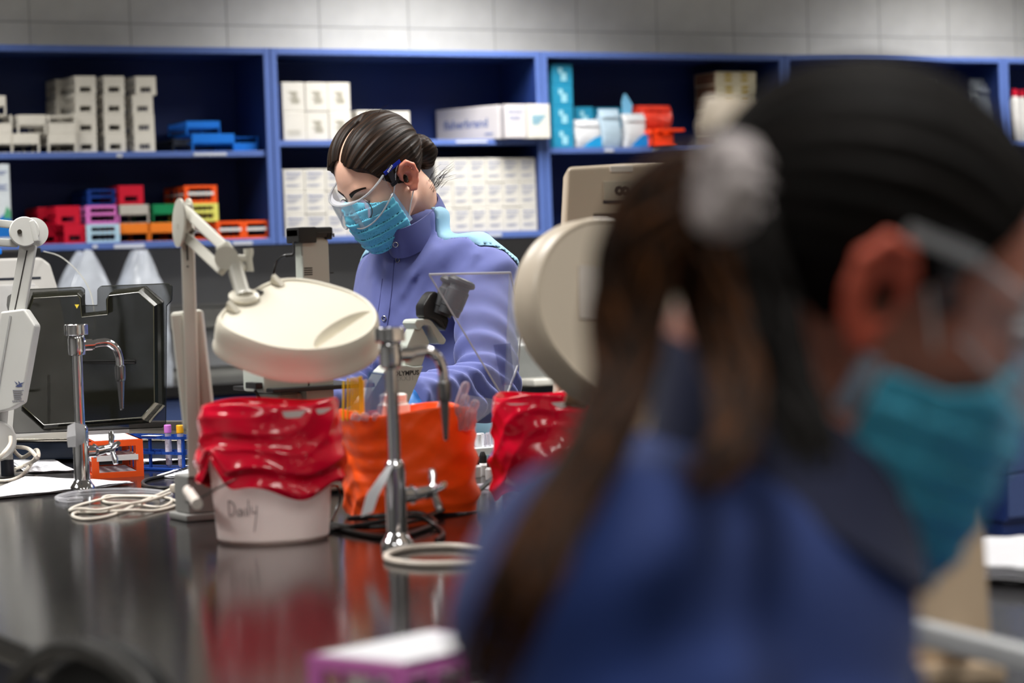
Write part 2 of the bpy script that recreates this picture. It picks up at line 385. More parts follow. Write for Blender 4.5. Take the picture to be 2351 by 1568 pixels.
# ================================================================== wall shelf units
YS = 8.75
DIV = [on(627, 330, 1, YS).x - 1.215, on(627, 330, 1, YS).x, on(1249, 330, 1, YS).x, on(1803, 200, 1, YS).x, on(2303, 130, 1, YS).x, on(2303, 130, 1, YS).x + 1.23]
ZB, ZT = 1.425, 2.192
MID = [on(300, 355, 1, YS).z, on(950, 327, 1, YS).z, on(1450, 344, 1, YS).z, on(1450, 344, 1, YS).z, 1.79]
unitname = ['with stacked tube racks, leftmost', 'with white cartons behind the standing worker', 'with teal boxes and a red bag', 'with clear plastic bags on top shelf', 'at the far right edge']
SHELF = {}
M_strip = mat('paper label strip', (196, 200, 212), 0.6, var=0.08, scale=200)
for i in range(5):
    a, b = DIV[i] + .002, DIV[i + 1] - .002; th = 0.026
    t = thing('shelf_unit', 'open blue wall shelf unit ' + unitname[i], 'shelf', (a, YS, ZB), 'blue wall shelf units')
    def edge(o, mb): part('edge_band', mb, M_edge, o)
    zm = MID[i]; y1 = Y1 - .012
    for s, (p, q) in enumerate(((a, a + th), (b - th, b))):
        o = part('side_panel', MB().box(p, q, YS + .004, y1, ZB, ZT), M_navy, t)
        edge(o, MB().rbox(p - .0005, q + .0005, YS - .002, YS + .005, ZB, ZT, .002, 1))
    for nm, z, zt in (('top_panel', ZT - .026, ZT - .0005), ('bottom_panel', ZB + .0005, ZB + .026)):
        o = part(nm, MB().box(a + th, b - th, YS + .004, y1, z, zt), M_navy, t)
        edge(o, MB().rbox(a + th, b - th, YS - .002, YS + .005, z, zt, .002, 1))
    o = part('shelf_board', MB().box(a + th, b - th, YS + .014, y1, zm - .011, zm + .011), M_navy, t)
    edge(o, MB().rbox(a + th, b - th, YS + .008, YS + .015, zm - .012, zm + .0115, .002, 1))
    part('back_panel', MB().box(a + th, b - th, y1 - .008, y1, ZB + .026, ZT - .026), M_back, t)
    SHELF[i] = (t, zm + .0115, ZB + .026)
def strip(i, px0, px1, py, h=.012, y=YS - .0035):
    p = on(px0, py, 1, y); q = on(px1, py, 1, y); z = (p.z + q.z) / 2
    part('label_strip', MB().box(p.x, q.x, y, y + .001, z - h / 2, z + h / 2), M_strip, SHELF[i][0], smooth=False)
zm0 = MID[0]
strip(0, 445, 520, 354, .011, YS + .0065); strip(0, 268, 281, 357, .012, YS + .0065); strip(0, 262, 332, 565, .014); strip(0, 213, 224, 566, .012); strip(0, 535, 580, 558, .012)
strip(1, 1119, 1152, 539, .012); strip(1, 1047, 1119, 325, .008, YS + .0065); strip(2, 1388, 1409, 345, .012, YS + .0065); strip(2, 1500, 1514, 345, .01, YS + .0065)
# ================================================================== test tube racks
M_plastic = {}
def plastic(n, rgb, r=.42):
    return mat(n + ' plastic', rgb, r, var=.04, scale=40)
C_WHITE = plastic('off white', (222, 218, 208)); C_RED = plastic('red', (196, 10, 44)); C_ORANGE = plastic('orange', (238, 84, 22)); C_PINK = plastic('orchid pink', (206, 112, 186))
C_LBLUE = plastic('pale blue', (176, 208, 226)); C_YEL = plastic('lemon', (222, 220, 110)); C_BLUE = plastic('bright blue', (6, 112, 214)); C_DBLUE = plastic('cobalt', (14, 62, 148))
C_GREEN = plastic('green', (4, 128, 78)); C_AMBER = plastic('amber orange', (232, 124, 34)); C_GREY = plastic('grey', (182, 178, 170)); C_DARK = plastic('charcoal', (34, 40, 52)); C_TIER = plastic('white', (216, 214, 214))
RK = {}
def rack_parts(kind, w, L, h, flip=False):
    k = (kind, round(w, 4), round(L, 4), round(h, 4), flip)
    if k in RK: return RK[k]
    out = []
    def ring(wx0, wx1, wins, t, y):        # plate w x h with windows given as (x0,x1,z0,z1)
        m = MB(); xs = sorted({0, w} | {a for q in wins for a in q[:2]}); zs = sorted({0, h} | {a for q in wins for a in q[2:]})
        for a, b in zip(xs, xs[1:]):
            for c, d in zip(zs, zs[1:]):
                if not any(q[0] <= (a + b) / 2 <= q[1] and q[2] <= (c + d) / 2 <= q[3] for q in wins): m.box(a, b, y, y + t, c, d)
        return m
    def lattice(z, t, nx, ny, bw=.003):
        m = MB()
        for i in range(nx + 1): x = bw / 2 + (w - bw) * i / nx; m.box(x - bw / 2, x + bw / 2, .004, L - .004, z, z + t)
        for i in range(1, ny): y = L * i / ny; m.box(bw, w - bw, y - bw / 2, y + bw / 2, z + .0002, z + t - .0002)
        return m
    def sides(n, rows, t=.003):
        r = []
        for x in (0, w - t):
            m = MB()
            for z in rows: m.box(x, x + t, .004, L - .004, z, z + .004)
            for i in range(1, n): y = L * i / n; m.box(x + .0003, x + t - .0003, y - .002, y + .002, rows[0], rows[-1])
            r.append(m)
        return r
    if kind == 'wire':
        W = [(.22 * w, .76 * w, .15 * h, .44 * h)]
        for y in (0, L - .004): out.append(('end_plate', ring(0, w, W, .004, y), 0))
        for m in sides(7, (.0, .48 * h, h - .004)): out.append(('side_frame', m, 0))
        for z in (.002, .48 * h, h - .006): out.append(('tier', lattice(z, .004, 3, 6), 0))
    elif kind == 'slot':
        W = [(.14 * w, .86 * w, .15 * h, .84 * h)]
        for y in (0, L - .006): out.append(('end_frame', ring(0, w, W, .006, y), 0))
        for m in sides(4, (.0, .84 * h, h - .004), .005): out.append(('side_frame', m, 0))
        for z, c in ((.002, 0), (.46 * h, 1), (h - .006, 0)):
            m = lattice(z, .006, 5, 9, .004)
            if c: m.box(.1 * w, .9 * w, -.001, .006, z, z + .011)
            out.append(('tier', m, c))
    else:
        z0, z1 = (.46 * h, h) if not flip else (0.0, .56 * h)
        for y in (0, L - .004): out.append(('end_band', MB().rbox(.02 * w, .98 * w, y, y + .004, z0, z1, .001, 1), 0))
        for x in (0, w - .005): 
            for y in (0, L - .008): out.append(('leg', MB().box(x, x + .005, y, y + .008, 0, h), 0))
        out.append(('tier', lattice(h - .005, .004, 4, 8), 0)); out.append(('tier', lattice(.46 * h, .004, 4, 8), 0)); out.append(('tier', lattice(0.0, .004, 4, 8), 0))
    RK[k] = [(n, m.mesh(n, False), c) for n, m, c in out]
    return RK[k]
RKM = {}
def rack(label, group, kind, m, loc, w, L, h, flip=False, rz=0.0, tier=None, name='test_tube_rack'):
    t = thing(name, label, 'rack', loc, group, rz)
    for n, me, c in rack_parts(kind, w, L, h, flip):
        mm = (tier if tier is not None else m) if c else m
        key = (me.name, mm.name)
        if key not in RKM: q = me.copy(); q.materials.append(mm); RKM[key] = q
        link(n, RKM[key], None, t)
    return t
def xs(px, py, y): return on(px, py, 1, y).x
z_a = SHELF[0][1]; z_b = SHELF[0][2]
YR = YS + .035
G = 'white tube racks on the upper shelf'
ordn = ['bottom one', 'second from bottom', 'third from bottom', 'topmost']
colpx = [[174, 173, 172, 172], [241, 239, 238, 238], [309, 307, 304, 311]]
for c, cn in enumerate(('left front column', 'middle front column', 'right front column')):
    for k in range(4):
        rack('white tube rack in the %s of the tall stack, %s' % (cn, ordn[k]), G, 'wire', C_WHITE, (xs(colpx[c][k], 320 - k * 42, YR), YR, z_a + k * .0722), .082, .225, .0715)
for k in range(4):
    rack('white tube rack behind the tall white stack, %s' % ordn[k], G, 'wire', C_WHITE, (xs(128, 320 - k * 42, YR + .15), YR + .15, z_a + k * .0722), .082, .12, .0715)
low = [(111, 0, False, 'beside the tall stack, bottom of two'), (111, 1, True, 'beside the tall stack, upper of two'), (26, 0, False, 'second pair from the tall stack, bottom of two'), (41, 1, False, 'second pair from the tall stack, upper of two'), (-36, 0, False, 'cut by the left edge, bottom of three'), (-38, 1, True, 'cut by the left edge, middle of three'), (-52, 2, False, 'cut by the left edge, topmost of three')]
for px, k, fl, w in low:
    rack('low white band tube rack %s' % w, 'low white tube racks', 'step', C_WHITE, (xs(px, 330 - 42 * k, YR - .02), YR - .02, z_a + k * .0705), .108, .2, .07, fl)
GB = 'blue tube racks on the upper shelf'
rack('bright blue tube rack on the shelf, below the other blue rack', GB, 'step', C_BLUE, (xs(441, 320, YR), YR, z_a), .175, .2, .068)
rack('bright blue tube rack lying on top of another blue rack', GB, 'step', C_BLUE, (xs(427, 280, YR + .03), YR + .03, z_a + .069), .14, .2, .05)
rack('shorter bright blue tube rack nearest the right end of the shelf', GB, 'step', C_BLUE, (xs(534, 330, YR + .01), YR + .01, z_a), .108, .2, .058, True)
rack('charcoal tube rack tucked at the left of the blue racks', GB, 'step', C_DARK, (xs(397, 330, YR + .05), YR + .05, z_a), .075, .2, .052)
# coloured racks on the lower shelf
GC = 'coloured tube racks on the lower shelf'
def crack(label, kind, m, px, k, w, dy=0.0, h=.07, L=.22, flip=False, tier=None):
    y = YR + dy; return rack(label, GC, kind, m, (xs(px, 530 - 42 * k, y), y, z_b + k * .0715), w, L, h, flip, tier=tier)
crack('red tube rack on the shelf, at the left end of the coloured racks', 'wire', C_RED, 147, 0, .084)
crack('red tube rack stacked on the bottom red rack', 'wire', C_RED, 128, 1, .094)
crack('red tube rack half hidden behind the front red pair', 'wire', C_RED, 88, 0, .08, .1, L=.15)
crack('red tube rack behind the front red pair, upper one', 'wire', C_RED, 86, 1, .08, .1, L=.15)
crack('pale blue tube rack under the pink rack', 'slot', C_LBLUE, 199, 0, .131, -.01, tier=C_LBLUE)
crack('pink tube rack on top of the pale blue rack', 'slot', C_PINK, 197, 1, .134, tier=C_PINK)
crack('cobalt blue tube rack on top of the pink rack', 'slot', C_DBLUE, 200, 2, .114, .06, .062, .18, tier=C_DBLUE)
crack('red tube rack on top of the grey one, highest of the coloured racks', 'wire', C_RED, 273, 2, .098, h=.072)
crack('grey banded tube rack under the highest red rack', 'step', C_GREY, 268, 1, .129)
crack('amber orange tube rack under the grey one', 'step', C_AMBER, 271, 0, .122)
crack('amber orange tube rack under the green one', 'step', C_AMBER, 344, 0, .125)
crack('green banded tube rack beside the white lamp joint', 'step', C_GREEN, 350, 1, .118, .02)
crack('lemon yellow tube rack under the top orange rack', 'slot', C_YEL, 432, 1, .124, -.01, tier=C_YEL)
crack('orange tube rack on top of the lemon yellow rack', 'slot', C_ORANGE, 423, 2, .135, .0, .068, tier=C_TIER)
crack('orange tube rack under the lemon yellow rack, behind the lamp arm', 'slot', C_ORANGE, 418, 0, .136, .02, tier=C_TIER)
crack('orange tube rack on the shelf, second from the shelf divider', 'slot', C_ORANGE, 497, 0, .116, -.02, tier=C_TIER)
crack('orange tube rack on the shelf, next to the shelf divider', 'slot', C_ORANGE, 560, 0, .107, -.02, tier=C_TIER)

# ================================================================== cartons
M_card = mat('white carton', (206, 203, 196), .65, var=.03, scale=15); M_card2 = mat('grey white carton', (196, 192, 194), .65, var=.03, scale=15)
M_print = mat('blue grey print', (96, 112, 160), .7, var=.1); M_print2 = mat('faint brown print', (150, 146, 132), .7, var=.2, scale=90); M_tealprint = mat('teal print', (70, 150, 180), .7)
CK = {}
FRONT = Matrix(((1, 0, 0, 0), (0, 0, 1, 0), (0, 1, 0, 0), (0, 0, 0, 1)))      # lettering faces -y: x right, z up
def fr(x, y, z): return Matrix(((1, 0, 0, x), (0, 0, -1, y), (0, 1, 0, z), (0, 0, 0, 1)))
def carton(label, group, loc, w, d, h, style, rz=0.0, m=None, seed=0):
    k = (round(w, 3), round(d, 3), round(h, 3), style, (m or M_card).name)
    if k not in CK:
        b = MB().rbox(0, w, 0, d, 0, h, .0022, 1)
        b.box(.001, w - .001, d * .48, d * .52, h - .0004, h + .0006)
        p = MB()
        if style == 'small':
            textinto(p, 'fisherbrand', w * .155, fr(w / 2, -.0006, h * .83), .0004)
            for i, q in enumerate((.68, .60, .52, .30, .24)): p.box(w * .14, w * (.80 - .13 * (i % 3)), -.0008, -.0002, h * q, h * q + h * .022)
        elif style == 'kraft':
            r = random.Random(5)
            for i in range(9):
                a = .26 + .18 * r.random(); p.box(w * a, w * (.62 + .16 * r.random()), -.0008, -.0002, h * (.28 + i * .048), h * (.28 + i * .048) + h * .028)
        elif style == 'plain':
            for i in range(3): p.box(w * .2, w * .75, -.0008, -.0002, h * (.2 + i * .07), h * (.2 + i * .07) + h * .015)
        elif style == 'long':
            textinto(p, 'fisherbrand', d * .155, Matrix(((0, 0, -1, -.0006), (-1, 0, 0, d * .52), (0, 1, 0, h * .5), (0, 0, 0, 1))), .0012)
            p.box(-.0008, -.0002, .03, d * .22, h * .14, h * .19)
        elif style == 'end':
            textinto(p, 'fisherbrand', w * .15, fr(w / 2, -.0006, h * .78), .0005)
            for i, q in enumerate((.62, .55)): p.box(w * .2, w * .72, -.0008, -.0002, h * q, h * q + h * .025)
        elif style == 'tealend':
            for i in range(5): p.box(w * .18, w * (.5 + .08 * i), -.0008, -.0002, h * (.40 + i * .06), h * (.40 + i * .06) + h * .035)
        elif style == 'yellow':
            for c in (.22, .62):
                for q in (.2, .6): p.box(w * c, w * (c + .17), -.0008, -.0002, h * q, h * (q + .26))
        elif style == 'teal':
            p.box(w * .3, w * .5, -.0008, -.0002, h * .55, h * .8); p.box(w * .42, w * .70, -.0008, -.0002, h * .18, h * .58)
        bm_ = b.mesh('body'); bm_.materials.append(m or M_card); pm = p.mesh('print', False)
        pm.materials.append({'kraft': M_print2, 'plain': M_print2, 'tealend': M_tealprint, 'yellow': mat('mustard print', (176, 150, 60), .6), 'teal': mat('pale teal print', (150, 206, 222), .5)}.get(style, M_print)); CK[k] = (bm_, pm)
    t = thing('carton', label, 'box', loc, group, rz); link('body', CK[k][0], None, t); link('print', CK[k][1], None, t); return t
ya = YS + .03; z2a, z2b = SHELF[1][1], SHELF[1][2]
w = (xs(702, 290, ya) - xs(650, 290, ya)); pos3 = ['by the shelf divider', 'in the middle', 'at the right end']
x0 = xs(651, 300, ya)
for k in range(2):
    for c in range(3):
        carton('off white carton of the upper shelf stack, %s row, %s' % (('bottom', 'top')[k], pos3[c]), 'cartons on the upper shelf', (x0 + c * (w + .0015), ya + .002 * ((c + k) % 2), z2a + k * .1155), w, .2, .1145, 'plain' if (k, c) == (0, 0) else 'kraft')
carton('white carton with blue print just above the hair of the standing worker', 'small cartons on the upper shelf', (xs(820, 300, ya + .01), ya + .01, z2a), xs(878, 300, ya) - xs(820, 300, ya), .2, .119, 'end')
carton('white carton with blue print, alone right of the carton stack', 'small cartons on the upper shelf', (xs(885, 300, ya), ya, z2a), xs(942, 300, ya) - xs(885, 300, ya), .2, .115, 'end')
# three cartons at the right end of the shelf, standing proud of its edge
pa = on(1160, 315, 1, YS - .05)
carton('long carton with a large blue name on its side, on the upper shelf', 'cartons at the right of the shelf', (pa.x - .012, YS - .02, z2a), .06, .33, .138, 'long', math.radians(24), M_card2)
carton('slim grey white carton standing beside the long one', 'cartons at the right of the shelf', (xs(1161, 300, YS - .055), YS - .055, z2a), xs(1209, 300, YS - .05) - xs(1161, 300, YS - .05), .03, .138, 'end', 0, M_card2)
carton('white carton with teal print overlapping the shelf divider', 'cartons at the right of the shelf', (xs(1213, 300, YS - .06), YS - .06, z2a - .002), xs(1264, 300, YS - .06) - xs(1213, 300, YS - .06), .05, .141, 'tealend', 0, M_card)
# lower shelf
w = xs(700, 450, ya) - xs(652, 450, ya); x0 = xs(652, 450, ya)
rows = ['bottom', 'second', 'third', 'top']
for k in range(3):
    for c in range(4):
        carton('small white carton left of the worker, %s row, %s from the divider' % (('bottom', 'middle', 'top')[k], ('first', 'second', 'third', 'fourth')[c]), 'small cartons left of the worker', (x0 + c * (w + .001), ya + .001 * ((c * 2 + k) % 3), z2b + k * .0895), w, .2, .0885, 'small')
xr = xs(1232, 440, ya); wr = (xs(1232, 440, ya) - xs(1001, 440, ya)) / 6
for k in range(3):
    for c in range(6):
        carton('small white carton right of the worker, %s row, %s from the divider' % (('bottom', 'middle', 'top')[k], ('first', 'second', 'third', 'fourth', 'fifth', 'sixth')[c]), 'small cartons right of the worker', (xr - (c + 1) * wr, ya + .001 * ((c * 2 + k) % 3), z2b + k * .1015), wr - .001, .2, .1005, 'small')

# ================================================================== unit three: teal boxes, bags, red bin
M_teal = mat('teal box card', (36, 140, 178), .5, var=.05); y3 = YS + .03; z3 = SHELF[2][1]
hb = .0885; wt = xs(1317, 260, y3) - xs(1270, 260, y3)
for k in range(4):
    carton('teal box in the tower against the divider, %s' % ('on the shelf', 'second up', 'third up', 'topmost')[k], 'teal boxes', (xs(1270, 300 - 50 * k, y3), y3 + .004 * k, z3 + k * hb), wt, .14, hb - .001, 'teal', 0, M_teal)
for k in range(2):
    carton('teal box next to the tower, %s' % ('bottom one behind the white pouch', 'upper one')[k], 'teal boxes', (xs(1320, 280, y3 + .06), y3 + .06, z3 + k * hb), wt * .92, .12, hb - .001, 'teal', 0, M_teal)
for k in range(2):
    carton('wider teal box behind the white pouches, %s' % ('bottom one', 'upper one')[k], 'teal boxes', (xs(1372, 280, y3 + .1), y3 + .1, z3 + k * hb), .14, .12, hb - .001, 'teal', 0, M_teal)
def pouch(name, label, group, loc, w, d, h, m, seed=1, tip=None, patch=None, top=.35, cat='bag'):
    t = thing(name, label, cat, loc, group); r = random.Random(seed); rows = []; n = 28
    for i in range(15):
        u = i / 14; z = h * u; sd = d * (.55 + .45 * math.sin(math.pi * min(1, u * 1.1 + .12))) if u < .75 else d * (1 - (u - .75) / .25 * (1 - top * .3)); sw = w * (1 - .05 * math.sin(u * 5 + seed))
        row = []
        for j in range(n):
            a = 2 * math.pi * j / n; c, s = math.cos(a), math.sin(a); p = .45
            x = math.copysign(abs(c) ** p, c) * sw / 2; y = math.copysign(abs(s) ** p, s) * sd / 2
            k = 1 + .035 * math.sin(5 * a + seed + 7 * u) + .03 * math.sin(11 * u * 3 + 3 * a)
            row.append((w / 2 + x * k, d / 2 + y * k, z))
        rows.append(row)
    b = MB().grid(rows, 0, True); k = n; b.f.append(tuple(range(k))[::-1]); b.f.append(tuple(14 * k + i for i in range(k)))
    part('body', b, m, t, world=False)
    if tip: part('flap', MB().grid([[(w * .05, d * .5, h * .96), (w * .42, d * .5, h * .96)], [(w * .02, d * .55, h + tip * .6), (w * .5, d * .5, h + tip * .45)], [(w * .12, d * .5, h + tip), (w * .22, d * .5, h + tip * .98)]], .002), tip_m, t, world=False)
    if patch:
        pm, poly = patch; part('print', MB().prism([(w * x, h * z) for x, z in poly], 0, .0015, fr(0, -.0065, 0)), pm, t, world=False)
    return t
M_pouch = mat('white foil pouch', (206, 208, 212), .35, var=.06, scale=25, bump=.5, bscale=40); M_pouch2 = mat('pale blue pouch', (176, 198, 214), .35, var=.08, scale=25, bump=.5, bscale=40)
M_cyan = mat('cyan print', (30, 150, 210), .45, var=.08); tip_m = mat('light blue flap', (120, 186, 226), .35, var=.05)
corner = [(.16, .02), (.95, .02), (.95, .42), (.7, .36), (.42, .2)]
y4 = YS + .03
def wd(a, b, y=y4): return xs(b, 300, y) - xs(a, 300, y)
pouch('reagent_pouch', 'low white pouch with cyan corner print beside the teal tower', 'pouches', (xs(1325, 310, y4), y4, z3), wd(1325, 1382), .06, .12, M_pouch, 1, None, (M_cyan, corner))
pouch('reagent_pouch', 'tall pale blue white pouch in the middle of three', 'pouches', (xs(1384, 310, y4), y4 + .005, z3), wd(1384, 1431), .06, .165, M_pouch2, 3)
pouch('reagent_pouch', 'tall white pouch with a blue flap sticking up beside the red bag', 'pouches', (xs(1438, 310, y4), y4, z3), wd(1438, 1488), .06, .145, M_pouch, 5, .085, (mat('blue print', (20, 136, 216), .45, var=.08), corner))
M_redbag = mat('crinkled red bag', (226, 66, 48), .25, var=.25, scale=35, bump=.9, bscale=55)
y5 = YS + .02
pouch('red_bag', 'crumpled translucent red bag resting above the orange red bin', None, (xs(1482, 280, y5 + .02), y5 + .03, z3 + .078), wd(1482, 1552), .09, .105, M_redbag, 7)
pouch('red_bag', 'crumpled red bag standing behind the pouch with the flap', None, (xs(1470, 300, y5 + .1), y5 + .13, z3), .12, .08, .19, M_redbag, 9)
t = thing('storage_bin', 'small orange red open bin on the edge of the shelf', 'bin', (xs(1490, 320, y5), y5 - .03, z3)); q = wd(1500, 1548)
M_bin = mat('orange red bin plastic', (246, 66, 22), .35, var=.05)
part('body', MB().box(0, q, 0, .004, 0, .05).box(0, .004, 0, .16, 0, .075).box(q - .004, q, 0, .16, 0, .075).box(0, q, .156, .16, 0, .075).box(0, q, 0, .16, 0, .004), M_bin, t, world=False)
part('lip', MB().rbox(.02, q + .045, -.02, .02, .062, .076, .003).rbox(-.01, .03, .0, .12, .05, .075, .003), M_bin, t, world=False)
part('base_ridge', MB().rbox(.01, q + .005, -.012, .02, -.0, .008, .002), M_bin, t, world=False)
M_ycard = mat('yellow white carton', (206, 198, 172), .6, var=.05); M_bcard = mat('brown print carton side', (120, 92, 72), .6, var=.3, scale=60)
y6 = YS + .05; wy = (xs(1739, 250, y6) - xs(1646, 250, y6))
for k in range(6):
    t = carton('yellow printed carton of the tall pile, %s' % ('on the shelf', 'second up', 'third up', 'fourth up', 'fifth up', 'topmost')[k], 'yellow printed cartons', (xs(1646, 240, y6), y6 + .003 * (k % 2), z3 + k * .0545), wy, .17, .054, 'yellow', 0, M_ycard)
    part('side_print', MB().box(-.0012, -.0004, .01, .16, .004, .05), M_bcard, t, world=False)
# unit four: clear bags; unit five: red capped bottles
M_clear = film('clear plastic bag', (190, 200, 208), .16, .12)
z4 = SHELF[3][1]
for i, (px, dx, hh, w_) in enumerate(((2105, .12, .30, 'left one of two'), (2245, .1, .31, 'right one of two'))):
    pouch('clear_bag', 'crumpled clear plastic bag above the head of the seated worker, ' + w_, 'clear bags', (xs(px, 250, YS + .06), YS + .06, z4), .16 - .03 * i, dx, hh, M_clear, 11 + i)
M_bottle = mat('white bottle plastic', (206, 204, 202), .4); C_CAP = plastic('cherry cap', (196, 16, 48))
for i, (px, w_) in enumerate(((2326, 'nearest the divider'), (2352, 'second from the divider'))):
    t = thing('bottle', 'slim white bottle with red cap at the right edge, ' + w_, 'bottle', (xs(px, 260, YS + .05) + .02, YS + .06 + .03 * i, SHELF[4][1]), 'red capped bottles')
    part('body', MB().lathe([(.018, 0), (.024, .003), (.024, .19), (.014, .215)], 20), M_bottle, t, world=False); part('cap', MB().lathe([(.015, .2155), (.016, .218), (.016, .245), (.012, .248)], 20), C_CAP, t, world=False)
# information leaflet holder at the left edge of unit one (lower shelf) and a blue box below it
t = thing('leaflet', 'tall white printed card standing at the left end of the lower shelf', 'card', (xs(-40, 450, YR - .02), YR - .02, z_b))
part('card', MB().rbox(0, xs(24, 450, YR) - xs(-40, 450, YR), 0, .03, 0, .30, .002, 1), mat('white leaflet', (206, 214, 220), .4), t, world=False)
pw = xs(24, 450, YR) - xs(-40, 450, YR)
part('print', MB().prism([(pw * .3, .03), (pw * .97, .03), (pw * .97, .1), (pw * .8, .12), (pw * .55, .1), (pw * .3, .12)], 0, .001, fr(0, -.0002, 0)), mat('blue leaflet print', (24, 108, 190), .4, var=.1), t, world=False)
part('print', MB().prism([(pw * .7, .1), (pw * .98, .1), (pw * .98, .125), (pw * .85, .145)], 0, .0012, fr(0, -.0003, 0)), mat('green leaflet print', (80, 160, 120), .4, var=.1), t, world=False)
lines = MB()
for i, q in enumerate((.27, .262, .22, .212, .204)): lines.box(pw * .35, pw * (.9 - .1 * (i % 2)), -.0008, -.0002, q, q + .004)
part('text_lines', lines, M_print, t, world=False)
# ================================================================== island bench
BZ = 0.91
def bp(px, py, dz=0.0): q = on(px, py, 2, BZ); q.z += dz; return q
M_bluecab = mat('bench navy panel', (16, 26, 62), .5, var=.04)
t = thing('lab_bench', 'long island bench with a glossy black epoxy worktop', 'bench', (1.49, 1.62, 0))
part('worktop', MB().rbox(.785, 2.2, 1.62, 6.6, BZ - .032, BZ, .006), M_black, t)
for i in range(5):
    y0 = 1.68 + i * .97
    o = part('cabinet', MB().box(.85, 2.13, y0, y0 + .96, .1, BZ - .034), M_bluecab, t)
    for x, s in ((.85, -1), (2.13, 1)):
        for z0, z1 in ((.12, .62), (.63, .865)): part('door' if z0 < .5 else 'drawer', MB().rbox(min(x, x + s * .018), max(x, x + s * .018), y0 + .01, y0 + .95, z0, z1, .003, 1), M_bluecab, o)
part('plinth', MB().box(.92, 2.06, 1.72, 6.5, 0, .1), C_DARK, t)

# ------------------------------------------------------------------ faucets
M_chrome = mat('chrome', (222, 222, 226), .07, 1, var=.02)
M_serr = mat('serrated nozzle', (150, 150, 152), .25, 1, var=.05)
def faucet(label, loc):
    t = thing('lab_faucet', label, 'faucet', loc, 'chrome lab faucets')
    def pt(n, mb, m=M_chrome, par=None): return part(n, mb, m, par or t, world=False, angle=50)
    pt('flange', MB().lathe([(.024, 0), (.0245, .004), (.023, .010), (.018, .017), (.0155, .022)], 28))
    pt('column', MB().lathe([(.0152, .02), (.0152, .112), (.0145, .12), (.011, .126), (.0095, .128), (.0092, .262)], 28))
    h = MB().lathe([(.0095, .258), (.0155, .260), (.0165, .268), (.0165, .290), (.0145, .296), (.012, .300)], 24)
    pt('vacuum_breaker', h)
    k = MB()
    pr = []
    for i in range(32):
        a = 2 * math.pi * i / 32; r = .0205 + (.0018 if (i // 2) % 2 else 0); pr.append((r * math.cos(a), r * math.sin(a)))
    k.prism(pr, .297, .318, None, .002, 2); pt('cap', k)
    pt('coupling', MB().cyl((.012, 0, .278), (.030, 0, .278), .0105, seg=8).cyl((.030, 0, .278), (.034, 0, .278), .0085))
    sp = catmull([(.028, 0, .278), (.045, 0, .281), (.062, 0, .280), (.076, 0, .270), (.083, 0, .252), (.084, 0, .232)], 7)
    s = pt('spout', MB().tube(sp, .0075, 14))
    pr = [(.0095, .234), (.0098, .212), (.008, .205)]
    pt('nozzle_collar', MB().lathe([(.0085, .236), (.0100, .232), (.0100, .212), (.0085, .206)][::-1], 20, Matrix.Translation((.084, 0, 0))), M_serr, s)
    z = .207; prof = []; r = .0078
    while z > .150: prof += [(r, z), (r - .0012, z - .0030)]; z -= .0048; r -= .00032
    prof.append((.0025, z)); pt('hose_nozzle', MB().lathe(prof[::-1], 18, Matrix.Translation((.084, 0, 0))), M_serr, s)
    v = pt('valve', MB().cyl((.012, 0, .075), (.026, 0, .075), .0115).cyl((.026, 0, .075), (.032, 0, .075), .0145, .0105).cyl((.032, 0, .075), (.046, 0, .077), .0095, .0085).cyl((.046, 0, .077), (.056, 0, .078), .0075, .009))
    hd = MB().sphere((.060, 0, .0785), (.008, .010, .010))
    for a in (70, 250, 160, 340):
        d = Vector((0, math.cos(math.radians(a)), math.sin(math.radians(a)))); c = Vector((.060, 0, .0785))
        hd.tube([c, c + d * .012 + Vector((.002, 0, 0)), c + d * .022 + Vector((.004, 0, 0)), c + d * .032 + Vector((.004, 0, 0))], [.006, .005, .0062, .0045], 10)
    pt('handle', hd, M_chrome, v)
    return t
faucet('chrome lab faucet with a grey paper tag, beside the orange tube rack', (1.4629, 4.4243, BZ))
faucet('nearer chrome lab faucet standing by the orange bag and black cables', (1.5013, 3.1314, BZ))
M_paper = mat('paper', (226, 226, 232), .75, var=.03, scale=20); M_greypaper = mat('grey paper tag', (128, 128, 130), .7, var=.1)
q = P(192, 985, 4.55)
def dq(px, py, d): return P(px, py, d)
solo('paper_tag', MB().grid([[dq(194, 975, 4.56), dq(172, 970, 4.55), dq(155, 978, 4.54)], [dq(196, 1000, 4.56), dq(174, 1000, 4.53), dq(153, 1005, 4.53)], [dq(192, 1018, 4.56), dq(174, 1026, 4.52), dq(156, 1027, 4.53)]], .0008), M_greypaper, 'creased grey paper tag tied to the chrome faucet beside the orange rack', 'tag', loc=dq(194, 980, 4.56))
solo('paper_tag', MB().grid([[dq(896, 1062, 3.47), dq(904, 1066, 3.46)], [dq(868, 1098, 3.45), dq(884, 1110, 3.45)], [dq(842, 1134, 3.44), dq(868, 1140, 3.44)], [dq(828, 1186, 3.44), dq(856, 1176, 3.44)]], .0008), M_paper, 'white paper strip hanging from the nearer faucet over the orange bag', 'tag', loc=dq(899, 1066, 3.465))

